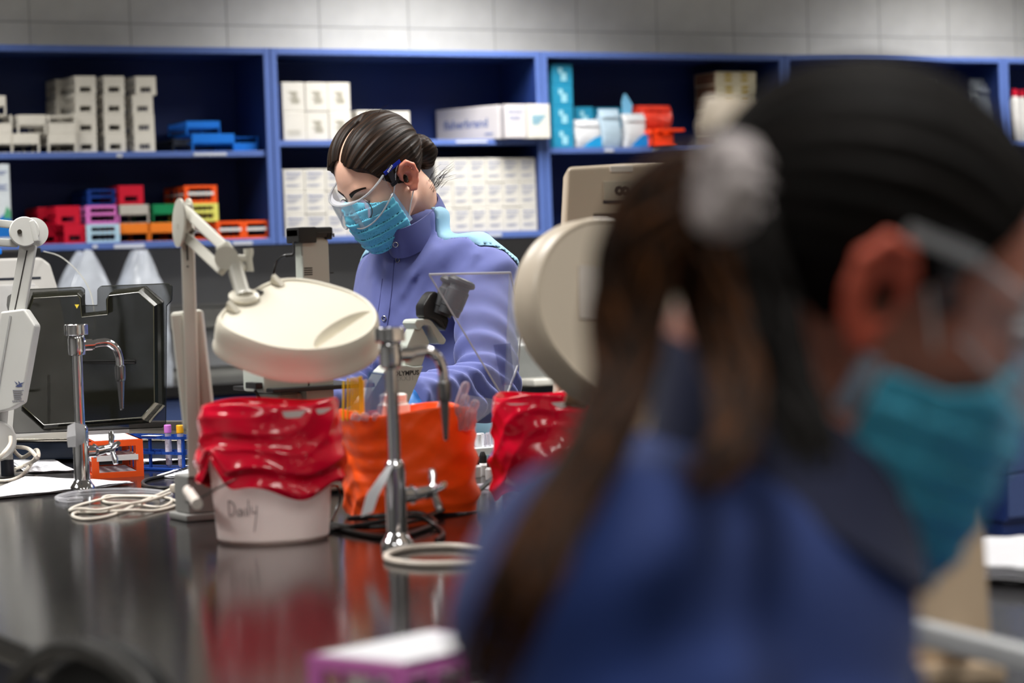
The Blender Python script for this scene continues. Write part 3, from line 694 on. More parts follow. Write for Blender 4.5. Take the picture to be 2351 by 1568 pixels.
# ------------------------------------------------------------------ bags and pails
def wrap(t, c, r0, ztop, prof, hem, m, name='bag', seed=1, sx=1.0, sy=1.0, p=1.0, n=120, crease=1.0, hz=.012):
    """bag turned over a rim: prof = [(radius factor, height)] from inside to the hem"""
    rg = np.random.default_rng(seed); K = [(rg.integers(1, 12), rg.random() * 6.28, rg.normal() * .5, rg.normal() * 90) for _ in range(16)]
    pf = catmull([(p_[0], p_[1], 0) for p_ in prof], 4); prof = [(q.x, q.y) for q in pf]; rows = []; m_ = len(prof)
    for i, (rf, z) in enumerate(prof):
        row = []; u = i / (m_ - 1)
        for j in range(n):
            a = 2 * math.pi * j / n; s = 0
            for f, ph, am, tw in K: s += am * math.sin(f * a + ph + tw * z) / 3
            w1 = math.sin(a * 1.5 + 3 * seed + 70 * z + 1.3 * math.sin(3 * a + 40 * z)); w2 = math.sin(2.5 * a + seed - 95 * z + 1.6 * math.sin(2 * a + seed + 30 * z)); w3 = math.sin(7 * a + 210 * z + 2.2 * math.sin(4 * a))
            fold = .0018 * s + .0048 * (1 - abs(w2)) ** 1.5 + .0020 * w1 + .0009 * w3
            amp = crease * min(1, .25 + u * 1.2)
            rr = r0 * rf + fold * amp
            zz = z + hem(a) * max(0, (u - .45) / .55) ** 1.3 + hz * .35 * math.sin(3 * a + seed) * (1 - u)
            cx, sn = math.cos(a), math.sin(a); q = 1.0 / (abs(cx) ** (2 / p) + abs(sn) ** (2 / p)) ** (p / 2) if p < 1 else 1
            row.append((c.x + rr * cx * q * sx, c.y + rr * sn * q * sy, c.z + zz))
        rows.append(row)
    return part(name, MB().grid(rows, .0005, True), m, t, angle=60)
M_pail = mat('white pail plastic', (238, 222, 218), .42, var=.03, scale=6, sss=.35)
M_bag = mat('red film bag', (238, 6, 52), .16, var=.08, scale=18, bump=.25, bscale=30, coat=.3); M_obag = mat('orange film bag', (250, 88, 22), .32, var=.08, scale=14, bump=.3, bscale=26)
def pail(name, label, c, rb, rt, h, hem, seed, script=None, ztop=None):
    t = thing(name, label, 'bucket', c)
    pr = [(rb - .006, 0), (rb, .006), (rb + (rt - rb) * .9, h - .012), (rt + .004, h - .010), (rt + .004, h), (rt - .001, h), (rb - .002, .008), (0.0, .006)]
    part('pail', MB().lathe(pr, 48, Matrix.Translation(c), False).lathe([(0, 0.0), (rb - .006, 0)], 48, Matrix.Translation(c), False), M_pail, t)
    z = h
    prof = [(.90, z - .06), (.93, z - .02), (.965, z + .002), (1.0, z + .010), (1.03, z + .004), (1.055, z - .012), (1.06, z - .026), (1.045, z - .040), (1.055, z - .052), (1.10, z - .062), (1.14, z - .072), (1.12, z - .082), (1.08, z - .090), (1.09, z - .098), (1.07, z - .108)]
    if ztop: prof = ztop
    wrap(t, c, rt, h, prof, hem, M_bag, seed=seed)
    return t
[n for n in M_pail.node_tree.nodes if n.type == 'BSDF_PRINCIPLED'][0].inputs['Subsurface Radius'].default_value = (.02, .019, .018)
cb = bp(628, 1238); 
def hem1(a):
    # longer at the right of the pail, cut up in a notch near the front left (as seen from the aisle)
    rel = (a - math.atan2((CAM - cb).y, (CAM - cb).x) + math.pi) % (2 * math.pi) - math.pi      # 0 faces the camera, positive to image right
    return -.006 + .052 * math.exp(-((rel + .95) / .22) ** 2) - .012 * math.exp(-((rel - .5) / .5) ** 2) + .006 * math.sin(5 * a)
cb.z = BZ
pl = pail('lined_pail', 'white plastic pail lined with a red bag turned over its rim', cb, .084, .099, .198, hem1, 3)
axf = (CAM - cb); axf.z = 0; axf.normalize(); axr = Vector((0, 0, 1)).cross(axf)      # toward camera, image right
def cyl_pt(rel, z, r): return cb + (axf * math.cos(rel) + axr * math.sin(rel)) * r + Vector((0, 0, z))
ha = cyl_pt(-1.15, .105, .098)
M_wire = mat('steel wire', (120, 118, 116), .3, 1)
hw = part('bail_wire', MB().tube(catmull([cyl_pt(-1.9, .118, .104), cyl_pt(-1.5, .070, .13), cyl_pt(-1.15, .068, .127), cyl_pt(-.75, .090, .109), cyl_pt(-.35, .107, .104), cyl_pt(.05, .112, .101)], 6), .0014, 6), M_wire, pl)
part('grip', MB().tube([cyl_pt(-1.75, .077, .128), cyl_pt(-1.05, .064, .127)], .0085, 14), mat('white grip', (226, 216, 208), .4), hw)
wr = MB(); 
def write_on(rel, z, pts, r=.0895, sc=.001):
    return [cyl_pt(rel + p[0] * sc / r, z + p[1] * sc, r + (z + p[1] * sc) * .075 + .0003) for p in pts]
for st in ([(0, 22), (0, 0), (8, 3), (11, 11), (8, 19), (0, 22)], [(22, 10), (17, 8), (15, 2), (20, 0), (23, 9), (24, 0)], [(29, 12), (29, 0)], [(34, 24), (33, 0)], [(38, 14), (39, 4), (45, 6)], [(46, 15), (44, -2), (40, -24)]):
    wr.tube(catmull(write_on(-.80, .045, st, .0845), 3), .0007, 5)
part('handwriting', wr, mat('black marker ink', (70, 62, 66), .6), pl)
ca = bp(1252, 1180); ca.z = BZ
pl2 = pail('lined_pail', 'second red bag lined pail, half hidden behind the shoulder of the seated worker', ca, .068, .074, .183, lambda a: -.04 + .01 * math.sin(4 * a), 8)
# orange bag on a box
co = bp(938, 1192); co.z = BZ; co = co + Vector((FW.x, FW.y, 0)).normalized() * .085
t = thing('orange_bag', 'orange plastic bag lining an open box of pipettes and tubes', 'bag', co)
pro = [(.86, .10), (.90, .15), (.955, .166), (1.0, .172), (1.02, .166), (1.01, .150), (.99, .12), (.995, .09), (1.0, .06), (1.02, .04), (1.0, .02), (.985, .004)]
wrap(t, co, .100, .17, pro, lambda a: .002 * math.sin(3 * a), M_obag, seed=12, sx=1.02, sy=.80, p=.55, crease=.75, hz=.018)
part('box', MB().box(co.x - .078, co.x + .078, co.y - .06, co.y + .06, BZ + .002, BZ + .145), C_ORANGE, t)
# contents of the orange bag
M_yel = plastic('yellow stirrer', (252, 218, 44), .3)
s0 = None
for i, (px, top) in enumerate(((789, 875), (799, 868), (806, 867), (812, 866), (818, 866), (824, 864), (829, 863), (833, 872))):
    b, a = P(px - 1 + .3 * i, 966, 3.90), P(px, top, 3.91)
    o = solo('stirring_stick', MB().tube([b, b + (a - b) * .97, a], [.0019, .0019, .001], 8), M_yel, 'thin yellow plastic stick in the orange bag, %s from the red pail' % ('first', 'second', 'third', 'fourth', 'fifth', 'sixth', 'seventh', 'eighth')[i], 'stick', 'yellow sticks in the orange bag', loc=b)
M_bluef = film('blue clear plastic', (84, 120, 180), .55, .1); M_clr = film('clear tube plastic', (222, 214, 224), .32, .08)
b, a = P(852, 965, 3.93), P(868, 856, 3.95)
solo('pipette_sleeve', MB().bar(b, a, .032, .012, tuple(FW), .003), M_bluef, 'flat pale blue clear plastic sleeve leaning in the orange bag', 'sleeve', loc=b)
solo('pipette_sleeve', MB().bar(P(834, 962, 3.96), P(846, 872, 3.98), .016, .010, tuple(FW), .003), M_clr, 'clear narrow plastic sleeve between yellow sticks and blue sleeve', 'sleeve', loc=P(834, 962, 3.96))
tubes = [((1010, 975), (1024, 868), 'hidden partly by the faucet spout'), ((1036, 978), (1072, 876), 'tallest of the leaning ones'), ((1052, 985), (1070, 905), 'shorter one leaning in front of the tallest'), ((1066, 985), (1094, 918), 'nearest the edge of the bag'), ((1002, 972), (1018, 922), 'stubby one left of the leaning ones'), ((1082, 982), (1085, 940), 'upright at the corner of the bag')]
for (p0, p1, w_) in tubes:
    b, a = P(p0[0], p0[1], 3.92), P(p1[0], p1[1], 3.9); d = (a - b); L = d.length; r = .0075
    o = solo('clear_tube', MB().lathe([(r, 0), (r, L * .86), (r * .9, L * .93), (r * .6, L * .98), (.0005, L)], 16, zframe(b, d), False), M_clr, 'clear round ended tube in the orange bag, ' + w_, 'tube', 'clear tubes in the orange bag', loc=b)
for px, w_ in ((815, 'first from the yellow sticks'), (836, 'second from the yellow sticks'), (862, 'third from the yellow sticks')):
    b, a = P(px, 966, 3.86), P(px + 3, 947, 3.86); d = a - b; L = d.length
    solo('pipette_bulb', MB().lathe([(.007, 0), (.0075, L * .5), (.006, L * .85), (.0005, L)], 14, zframe(b, d), False), M_clr, 'clear pipette bulb peeping over the orange rim, ' + w_, 'bulb', 'pipette bulbs over the orange rim', loc=b)
b = P(905, 965, 4.0); t = thing('sample_jar', 'white plastic jar standing behind the rim of the orange bag', 'jar', (b.x, b.y, BZ + .0)); L = P(905, 912, 4.0).z - BZ
part('body', MB().lathe([(.026, .145), (.027, .148), (.027, L - .012), (.023, L - .010), (.021, L - .001)], 24), plastic('white jar', (232, 230, 224)), t, world=False)
part('lid', MB().lathe([(.022, L - .009), (.0225, L + .004), (.020, L + .006)], 24), plastic('white jar', (232, 230, 224)), t, world=False)
solo('folded_leaflet', MB().grid([[P(932, 965, 4.05), P(990, 965, 4.05)], [P(938, 938, 4.06), P(985, 940, 4.06)], [P(946, 926, 4.08), P(980, 930, 4.08)]], .002), M_paper, 'white folded leaflet sticking out behind the orange bag', 'leaflet', loc=P(960, 965, 4.05))

# ------------------------------------------------------------------ racks and tubes on the bench
K = bp(212, 1100); Rr = bp(331, 1093); Ll = bp(108, 1088)
w = (Rr - K).length; L = (Ll - K).length; ang = math.atan2((Rr - K).y, (Rr - K).x)
t = rack('orange tube rack with white tiers on the black bench, behind a faucet', None, 'slot', C_ORANGE, (K.x, K.y, BZ), w, L, .075, False, ang, C_TIER)
part('label_sheet', MB().rbox(.008, w - .008, .008, L - .008, .0755, .0764, .0003, 1), M_paper, t, world=False)
part('bottom_sheet', MB().rbox(.01, w - .01, .01, L - .01, .0085, .0093, .0003, 1), M_paper, t, world=False)
A = bp(262, 1078); B = bp(421, 1083); ang = math.atan2((B - A).y, (B - A).x); w = (B - A).length
t = thing('tube_stand', 'blue three tier tube stand holding two capped tubes', 'rack', (A.x, A.y, BZ), None, ang)
for z in (0, .034, .066):
    m = MB(); dpt = .062
    if z == 0: m.rbox(0, w, 0, dpt, 0, .006, .001, 1)
    else:
        for i in range(11): x = .002 + (w - .006) * i / 10; m.box(x, x + .003, 0, dpt, z, z + .006)
        for y in (0, .018, .036, dpt - .003): m.box(0, w, y, y + .003, z + .0003, z + .0057)
    part('tier', m, C_DBLUE if z else C_DBLUE, t, world=False)
for x in (0, w * .5, w - .006):
    for y in (.003, .053): part('post', MB().box(x, x + .005, y, y + .005, .005, .067), C_DBLUE, t, world=False)
part('label_sheet', MB().box(w * .42, w * .64, -.001, .02, .0722, .0728), M_paper, t, world=False)
R3 = Matrix.Rotation(ang, 4, 'Z')
M_tube = film('clear sample tube', (214, 208, 226), .5, .1); M_tlabel = mat('tube label', (206, 204, 216), .6, var=.15, scale=300); M_blood = mat('dark red sample', (90, 20, 34), .3)
for x, y, capm, nm, w_ in ((w - .052, .012, plastic('lilac', (204, 118, 208)), 'lilac', 'lilac'), (w - .0165, .0115, plastic('marigold', (240, 172, 26)), 'yellow', 'yellow')):
    l = R3 @ Vector((x, y, 0)); c = Vector((A.x, A.y, BZ + .008)) + l
    t = thing('sample_tube', 'clear sample tube with a %s cap standing in the blue stand' % w_, 'tube', c, 'capped sample tubes')
    part('glass', MB().lathe([(.0005, 0), (.004, .001), (.0062, .005), (.0066, .072)], 18, None, False), M_tube, t, world=False)
    part('sample', MB().lathe([(.0005, .001), (.0035, .002), (.0055, .005), (.0056, .014), (.0005, .0145)], 16, None, False), M_blood, t, world=False)
    part('label', MB().lathe([(.0068, .018), (.0068, .060)], 18, None, False), M_tlabel, t, world=False)
    part('cap', MB().lathe([(.0070, .0705), (.0076, .072), (.0076, .086), (.0066, .0875)], 18), capm, t, world=False)

# ------------------------------------------------------------------ papers
def sheet(label, pts, lift=.0, n=1, cat='paper', lines=True, name='paper_sheet', th=.0006, grp=None):
    """pts: four pixel corners on the bench (near-left, near-right, far-right, far-left)"""
    c = [bp(*q, dz=lift + .0008) for q in pts]; t = thing(name, label, cat, c[0], grp)
    def bl(u, v): return (c[0] * (1 - u) + c[1] * u) * (1 - v) + (c[3] * (1 - u) + c[2] * u) * v
    for k in range(n):
        rows = [[bl(u / 6, v / 6) + Vector((0, 0, k * .0022 + th + .0016 * math.sin(u * 1.1 + v * .8 + k) ** 2)) + Vector((.004 * math.sin(k * 2.1), .004 * math.cos(k * 1.7), 0)) for u in range(7)] for v in range(7)]
        part('sheet', MB().grid(rows, th), M_paper, t)
    if lines:
        m = MB()
        for i in range(5):
            v = .25 + .12 * i
            m.grid([[bl(u / 6, v) + Vector((0, 0, (n - 1) * .0022 + th + .0022 + .0003)) for u in range(1, 5)], [bl(u / 6, v + .02) + Vector((0, 0, (n - 1) * .0022 + th + .0022 + .0003)) for u in range(1, 5)]])
        part('printed_lines', m, mat('faint print', (176, 178, 190), .7), t)
    return t
sheet('large white paper sheet at the left edge of the bench by the faucet', [(-60, 1153), (196, 1127), (303, 1112), (60, 1100)][:4], n=3)
sheet('small white paper under the white cable, left of the orange rack', [(62, 1088), (168, 1084), (112, 1055), (20, 1060)], n=2)
sheet('white paper under the blue tube stand', [(330, 1066), (436, 1060), (436, 1034), (334, 1036)], n=3, lines=False)
sheet('narrow white paper strip near the foot of the white swing arm lamp', [(356, 1097), (432, 1100), (440, 1076), (424, 1072)], n=2)
# stack of folded papers and tray at the right
sheet('stack of folded white papers at the right end of the bench', [(2256, 1338), (2400, 1348), (2400, 1266), (2252, 1272)], n=9, lift=.002, lines=False)

# ------------------------------------------------------------------ cords and tubing
M_cord = mat('white cord', (206, 198, 186), .45); M_bcord = mat('black cord', (22, 21, 22), .4)
def cord(label, path, r, m, cat='cord', n=6, name='power_cord', closed=False):
    pts = catmull([bp(x, y, z + r) for x, y, z in path], n, closed)
    return solo(name, MB().tube(pts, r, 8, closed), m, label, cat, loc=bp(path[0][0], path[0][1]))
def c6(x, y): return x / 4.354, 950 + y / 4.354
pth = [(1760, 810, .012), (1600, 850, .006), (1420, 915, .004), (1200, 1000, .0), (1000, 1058, 0), (830, 1070, 0), (730, 1040, 0), (760, 1005, .0), (950, 1003, 0), (1300, 1010, .005), (1550, 985, 0), (1760, 930, 0), (1740, 880, 0), (1560, 845, .001), (1300, 835, .0), (1080, 835, 0), (1020, 870, 0), (1080, 905, .0), (1300, 945, .0055), (1600, 950, 0), (1720, 905, .006), (1500, 880, .006), (1150, 880, .006), (880, 905, 0), (740, 950, 0), (700, 985, 0), (800, 1000, .006), (1000, 1012, .006), (1250, 990, .011), (1500, 930, .009), (1700, 870, .011)]
o = cord('coiled white power cord with a plug lying on the bench', [(*c6(x, y), z) for x, y, z in pth], .0027, M_cord)
pg = MB().bar(bp(*c6(1740, 850), dz=.018), bp(*c6(1975, 812), dz=.022), .022, .016, (0, 0, 1), .004)
part('plug', pg, mat('cream plug', (216, 206, 192), .45), o)
M_tubing = film('clear tubing', (200, 200, 205), .3, .12)
cord('clear tubing loop lying round the foot of the faucet', [(190, 1150, 0), (150, 1153, 0), (130, 1148, 0), (165, 1138, 0), (240, 1131, 0), (330, 1131, 0), (392, 1140, 0), (370, 1152, 0)], .0042, M_tubing, 'tubing', name='clear_tubing')
cord('black cable loop at the foot of the white swing arm lamp', [(440, 1078, .002), (380, 1096, 0), (338, 1105, 0), (328, 1114, 0), (345, 1123, 0), (395, 1124, 0), (440, 1120, 0)], .0036, M_bcord)
cord('tangle of black cable behind the nearer faucet', [(1150, 1128, .03), (1090, 1155, .012), (1010, 1188, .006), (930, 1212, .004), (850, 1222, .004), (775, 1213, .0), (735, 1202, 0), (750, 1212, .0), (830, 1232, 0), (900, 1240, .0), (960, 1226, .0), (1000, 1205, .0), (960, 1196, .008), (880, 1205, .010), (800, 1208, .008)], .0042, M_bcord)
cord('second black cable coiled on the bench in front of the orange bag', [(730, 1236, 0), (760, 1222, .0), (820, 1224, .008), (900, 1218, .014), (960, 1212, .014), (1005, 1216, 0), (1018, 1232, 0), (1002, 1246, 0)], .0036, M_bcord)
cord('short black cable standing in an arc beside the white pail', [(762, 1200, 0), (772, 1192, .012), (782, 1190, .03), (778, 1192, .05), (764, 1198, .055), (752, 1204, .05)], .0022, M_bcord)
cord('white flexible tubing curved on the bench before the nearer faucet', [(1120, 1268, 0), (1040, 1261, 0), (960, 1263, 0), (905, 1273, 0), (886, 1285, 0), (905, 1296, 0), (970, 1303, 0), (1060, 1301, 0), (1120, 1296, 0)], .0045, mat('white tubing', (226, 214, 202), .4), 'tubing', name='white_tubing')
# small reagent rack and dark bottles right of the orange bag
A = bp(1082, 1088); t = thing('reagent_rack', 'white reagent rack with clear vials beside the orange bag', 'rack', (A.x, A.y + .05, BZ))
part('block', MB().rbox(0, .11, 0, .07, 0, .045, .003), plastic('white rack', (232, 238, 242)), t, world=False); part('label', MB().box(.01, .1, -.001, .0, .01, .03), mat('pale cyan label', (170, 214, 226), .6), t, world=False)
for i in range(5):
    for j in range(2):
        part('vial', MB().lathe([(.007, .043), (.007, .062), (.0075, .063), (.0075, .070), (.0005, .0705)], 12, Matrix.Translation((.012 + i * .021, .02 + .03 * j, 0))), M_clr if (i + j) % 2 else plastic('white cap', (230, 230, 234)), t, world=False)
for px, py, c, w_ in ((1093, 1092, plastic('black cap', (20, 18, 20)), 'nearest the orange bag'), (1128, 1098, plastic('maroon cap', (70, 14, 24)), 'nearest the second red bag'), (1110, 1088, plastic('black cap', (20, 18, 20)), 'between the other two')):
    b = bp(px, py + 4); t = thing('dropper_bottle', 'small clear dropper bottle with dark cap, ' + w_, 'bottle', (b.x, b.y, BZ), 'dropper bottles')
    part('body', MB().lathe([(.010, 0), (.011, .002), (.011, .020), (.006, .026)], 16), plastic('white label bottle', (226, 222, 224)), t, world=False)
    part('cap', MB().lathe([(.0075, .0245), (.0075, .036), (.005, .043), (.0035, .046)], 14), c, t, world=False)
# pink rack in front, with a yellow capped tube
A = bp(905, 1606); B = bp(716, 1600); A = bp(930, 1730)
Lf = bp(712, 1700)
ang = math.atan2((A - Lf).y, (A - Lf).x); w = (A - Lf).length
t = rack('pink tube rack with white tiers at the near end of the bench', None, 'slot', C_PINK, (Lf.x, Lf.y, BZ), w, .16, .073, False, ang, C_TIER)
part('label_sheet', MB().rbox(.006, w - .004, .006, .15, .0736, .0744, .0003, 1), M_paper, t, world=False)
l = Matrix.Rotation(ang, 4, 'Z') @ Vector((w * .83, .10, 0)); c = Vector((Lf.x, Lf.y, BZ + .0745)) + l
t = thing('yellow_cap', 'small yellow tube cap lying on the pink rack', 'cap', c); part('cap', MB().lathe([(.006, 0), (.0075, .003), (.0075, .014), (.006, .016)], 16), M_yel, t, world=False)
# ================================================================== smoked lid of the centrifuge on the bench
DL = 5.35
def lq(px, py, dz=0.0): return P(px, py, DL) - FW * dz
M_smoke = film('smoked acrylic', (30, 30, 22), .5, .12); M_smoke2 = film('smoked acrylic rim', (44, 46, 42), .50, .2)
cb_ = bp(215, 1062)
t = thing('centrifuge', 'benchtop centrifuge with its smoked clear lid standing open', 'centrifuge', (cb_.x, cb_.y, BZ))
def plate(poly, z0, z1):
    fr_ = frame(P(0, 0, DL), RT, -UP, -FW); s = DL / FPX
    # prism in lid plane: x right, y down, z toward the viewer (mirror kept consistent by recalculated normals)
    m = MB(); me = MB().prism([(p[0] * s, p[1] * s) for p in poly], z0, z1, None, .002, 1)
    for v in me.v: m.v.append(tuple(P(0, 0, DL) + RT * v[0] - UP * v[1] - FW * v[2]))
    m.f = me.f; return m
fl = [(32, 672), (60, 664), (188, 658), (196, 664), (196, 700), (224, 700), (224, 664), (232, 656), (386, 650), (397, 656), (396, 690), (384, 702), (382, 972), (374, 982), (36, 996), (30, 980), (44, 800), (16, 702), (18, 680)]
part('lid_flange', plate(fl, 0, .006), M_smoke2, t)
def octr(g, dz):
    p = [(86, 682), (188, 676), (194, 682), (198, 726), (258, 720), (258, 684), (262, 676), (330, 668), (366, 700), (368, 925), (338, 960), (110, 978), (62, 935), (84, 830), (68, 735)]
    cx, cy = 215, 825; return [lq(cx + (x - cx) * g, cy + (y - cy) * g, dz) for x, y in p]
rows = [octr(1.06, .006), octr(1.035, .012), octr(1.0, .05), octr(.965, .058)]
m = MB().grid(rows, .003, True); k = len(rows[0]); part('lid_dome', m, M_smoke, t, angle=20)
face = MB(); q = octr(.965, .058); face.add(q, [tuple(range(k))]); face.add([v - FW * -.003 for v in q], [tuple(range(k))]); part('lid_face', face, M_smoke, t)
# thin rim line, lighter than the smoked lid
M_rim = mat('pale rim', (196, 192, 160), .25, spec=.8)
part('rim', MB().tube(octr(.972, .059), .0012, 6, True), mat('smoked rim edge', (74, 72, 58), .15, spec=.9), t)
part('lid_handle', MB().rbox(*sorted((0, .122)), -.005, .005, -.004, .006, .003, 2, frame(lq(196, 830, .062), RT, UP, -FW)), mat('black handle', (16, 16, 16), .25), t)
part('warning_triangle', MB().prism([(0, 0), (.010, 0), (.005, -.009)], 0, .0006, frame(lq(183, 700, .062), RT, UP, -FW)), mat('yellow warning', (214, 190, 60), .5), t)
M_case = mat('dark blue case', (30, 40, 58), .35); M_steel = mat('steel trim', (196, 190, 176), .25, 1)
b0 = bp(128, 1060); b1 = bp(446, 1060)
ax_ = (b1 - b0).normalized(); ay_ = Vector((0, 0, 1)).cross(ax_); Fb = frame(b0 - ax_ * .12, ax_, ay_, Vector((0, 0, 1)))
wb_ = (b1 - b0).length + .11
part('case', MB().rbox(0, wb_, .0, .32, .004, .045, .006, 2, Fb), M_case, t); part('chamber_rim', MB().rbox(-.004, wb_ + .004, -.004, .324, .045, .052, .003, 2, Fb), M_steel, t)
part('hinge_block', MB().rbox(wb_ * .35, wb_ * .70, .235, .262, .05, .072, .003, 2, Fb), mat('grey hinge', (104, 100, 98), .4), t)
for x in (.03, wb_ - .03): part('foot', MB().box(x - .012, x + .012, .02, .3, 0, .005, Fb), C_DARK, t)
part('lid_strap', MB().bar(lq(113, 990, .0), lq(116, 860, .02), .006, .004, tuple(FW)), M_clr, t)

# ================================================================== white analyser with a handset on top
M_instr = mat('white instrument shell', (206, 204, 200), .35, var=.02); DI = 6.25
a = bp(-120, 1003); e = on(148, 800, 0, 0) if False else P(150, 800, DI)
wI = (P(152, 800, DI) - P(-110, 800, DI)).dot(Vector((1, 0, 0))); x1 = P(152, 800, DI).x; yI = P(152, 800, DI).y
t = thing('analyser', 'white bench instrument with rounded corners behind the open smoked lid', 'instrument', (x1 - .2, yI, BZ))
zt = P(60, 592, DI).z
part('housing', MB().prism([(x1 - .42, BZ), (x1 + .02, BZ), (x1 + .015, BZ + .2), (x1 - .012, zt - .09), (x1 - .032, zt - .018), (x1 - .056, zt), (x1 - .42, zt)], 0, .34, Matrix(((1, 0, 0, 0), (0, 0, 1, yI), (0, 1, 0, 0), (0, 0, 0, 1))), .008, 3), M_instr, t)
part('front_panel', MB().rbox(x1 - .40, x1 - .075, yI - .006, yI + .01, zt - .34, zt - .068, .004), mat('front panel white', (198, 197, 196), .4), t)
part('slot', MB().box(x1 - .30, x1 - .06, yI - .001, yI + .01, zt - .056, zt - .050), C_DARK, t)
part('latch', MB().rbox(x1 - .10, x1 - .068, yI - .009, yI + .0, zt - .12, zt - .075, .003), M_instr, t)
t = thing('handset', 'black handset with a blue key lying on top of the white instrument', 'handset', (x1 - .12, yI + .06, zt))
part('body', MB().rbox(-.16, .055, -.03, .05, 0, .022, .006), mat('black plastic', (24, 24, 26), .4), t, world=False); part('blue_key', MB().rbox(-.115, -.03, -.034, .0, .010, .026, .004), C_BLUE, t, world=False)
part('plug', MB().rbox(.03, .072, -.036, .0, .004, .026, .004), mat('black plastic', (24, 24, 26), .4), t, world=False)
solo('clear_tubing', MB().tube(catmull([P(100, 577, DI), P(140, 590, DI - .1), P(180, 625, DI - .25), P(205, 665, DI - .4), P(216, 712, DI - .55), P(218, 760, DI - .6)], 8), .0016, 6), mat('pale tubing', (150, 150, 142), .3), 'thin clear tube arching from the handset down behind the smoked lid', 'tubing', loc=P(100, 577, DI))

# ================================================================== covered microscopes on the back counter
M_cover = mat('milky dust cover', (176, 182, 192), .28, var=.12, scale=14, bump=.6, bscale=16)
def hood(label, pxl, pxr, pyt, seed):
    y = 8.62; xl, xr = xs(pxl, 640, y), xs(pxr, 640, y); w = xr - xl; ht = on((pxl + pxr) / 2, pyt, 1, y).z - BZ
    t = thing('dust_cover', label, 'cover', (xl, y, BZ), 'dust covers on the back counter'); rows = []; n = 36
    for i in range(15):
        u = i / 14; s = 1.0 if u < .62 else 1 - .80 * ((u - .62) / .38) ** 1.15; cxp = .5 + .07 * max(0, u - .6); row = []
        for j in range(n):
            a = 2 * math.pi * j / n; c, q = math.cos(a), math.sin(a); pw = .5
            k = 1 + .05 * math.sin(5 * a + 8 * u + seed) + .045 * math.sin(9 * a - 13 * u + seed * 2)
            row.append((w * cxp + math.copysign(abs(c) ** pw, c) * w * .5 * s * k, .1 + math.copysign(abs(q) ** pw, q) * .11 * (.4 + .6 * s) * k, ht * u * (1 + .02 * math.sin(3 * a + seed))))
        rows.append(row)
    m = MB().grid(rows, 0, True); m.f.append(tuple(14 * n + j for j in range(n))); part('cover', m, M_cover, t, world=False, angle=30)
hood('milky plastic dust cover behind the lid, left of two', 148, 276, 578, 1); hood('milky plastic dust cover behind the lid, nearer the lamp post', 282, 392, 578, 4)
# floor instrument beyond the bench
DM = 6.9; M_gm = mat('grey machine', (128, 130, 128), .4); 
p0 = P(1170, 800, DM); x0_ = p0.x; y0_ = p0.y
t = thing('floor_instrument', 'grey floor standing machine with a white tray behind the clear shield', 'machine', (x0_ + .2, y0_, 0))
zt = P(1220, 788, DM).z
part('housing', MB().rbox(x0_, x0_ + .62, y0_, y0_ + .55, .02, zt, .02), M_gm, t); part('tray', MB().rbox(x0_ + .02, x0_ + .16, y0_ - .10, y0_ + .02, P(1240, 884, DM).z, P(1240, 868, DM).z, .006), mat('white tray', (206, 204, 196), .4), t)
part('lower_panel', MB().rbox(x0_ + .02, x0_ + .12, y0_ - .02, y0_ + .01, .3, P(1240, 930, DM).z, .006), mat('light panel', (182, 184, 186), .4), t)
part('dark_gap', MB().box(x0_ + .0, x0_ + .5, y0_ - .004, y0_ + .01, P(1240, 925, DM).z, P(1240, 890, DM).z), C_DARK, t)
part('caster_base', MB().box(x0_ + .04, x0_ + .58, y0_ + .04, y0_ + .5, 0, .03), C_DARK, t)

# ================================================================== beige cabinet with a label 8
M_beige = mat('beige plastic', (206, 190, 168), .45, var=.03, scale=6); D8 = 3.95
bq = bp(1430, 604 + 2220 / D8); 
def b8(px, py, dz=0): return P(px, py, D8) + FW * dz
fx = Vector((RT.x, RT.y, 0)).normalized(); fy = Vector((0, 0, 1)).cross(fx); o8 = P(1300, 385, D8); 
t = thing('beige_instrument', 'tall beige instrument with a black 8 label behind the round beige lamp', 'instrument', (bq.x, bq.y, BZ))
def f8(px, py): q = P(px, py, D8) - o8; return (q.dot(fx), P(px, py, D8).z)
zb = BZ + .003
poly = [(-.045, zb), (.235, zb), f8(1625, 364), f8(1560, 368), f8(1302, 384)]
F8 = Matrix(((fx.x, 0, fy.x, o8.x), (fx.y, 0, fy.y, o8.y), (0, 1, 0, 0), (0, 0, 0, 1)))
part('housing', MB().prism(poly, 0, .28, F8, .008, 3), M_beige, t)
def pan(px0, py0, px1, py1, z=-.003):
    a, b = f8(px0, py0), f8(px1, py1); return MB().rbox(min(a[0], b[0]), max(a[0], b[0]), min(a[1], b[1]), max(a[1], b[1]), z, .004, .001, 1, F8)
part('number_plate', pan(1385, 416, 1466, 458), mat('grey number plate', (186, 178, 160), .5), t)
c8 = f8(1425, 437); m = MB(); q = o8 + fx * c8[0] - fy * .0036; q.z = c8[1]
textinto(m, '8', .032, Matrix(((-fx.x * 0, fx.x, 0, q.x), (0, fx.y, 0, q.y), (-1, 0, 0, q.z), (0, 0, 0, 1))), .0012)
part('numeral', m, mat('black print', (40, 34, 30), .6), t, smooth=False)
part('dark_strip', pan(1384, 459, 1500, 463), C_DARK, t); part('label_strip', pan(1400, 381, 1452, 394), mat('white label', (222, 216, 206), .5), t); part('label_strip', pan(1530, 379, 1552, 386), mat('grey print', (150, 138, 124), .5), t)  # thin dark strip below the number plate, then two label strips
part('window', pan(1362, 490, 1440, 548), mat('grey brown window', (104, 90, 82), .3), t)
part('foot', MB().box(-.03, .22, BZ + .0005, BZ + .006, .02, .26, F8), C_DARK, t)
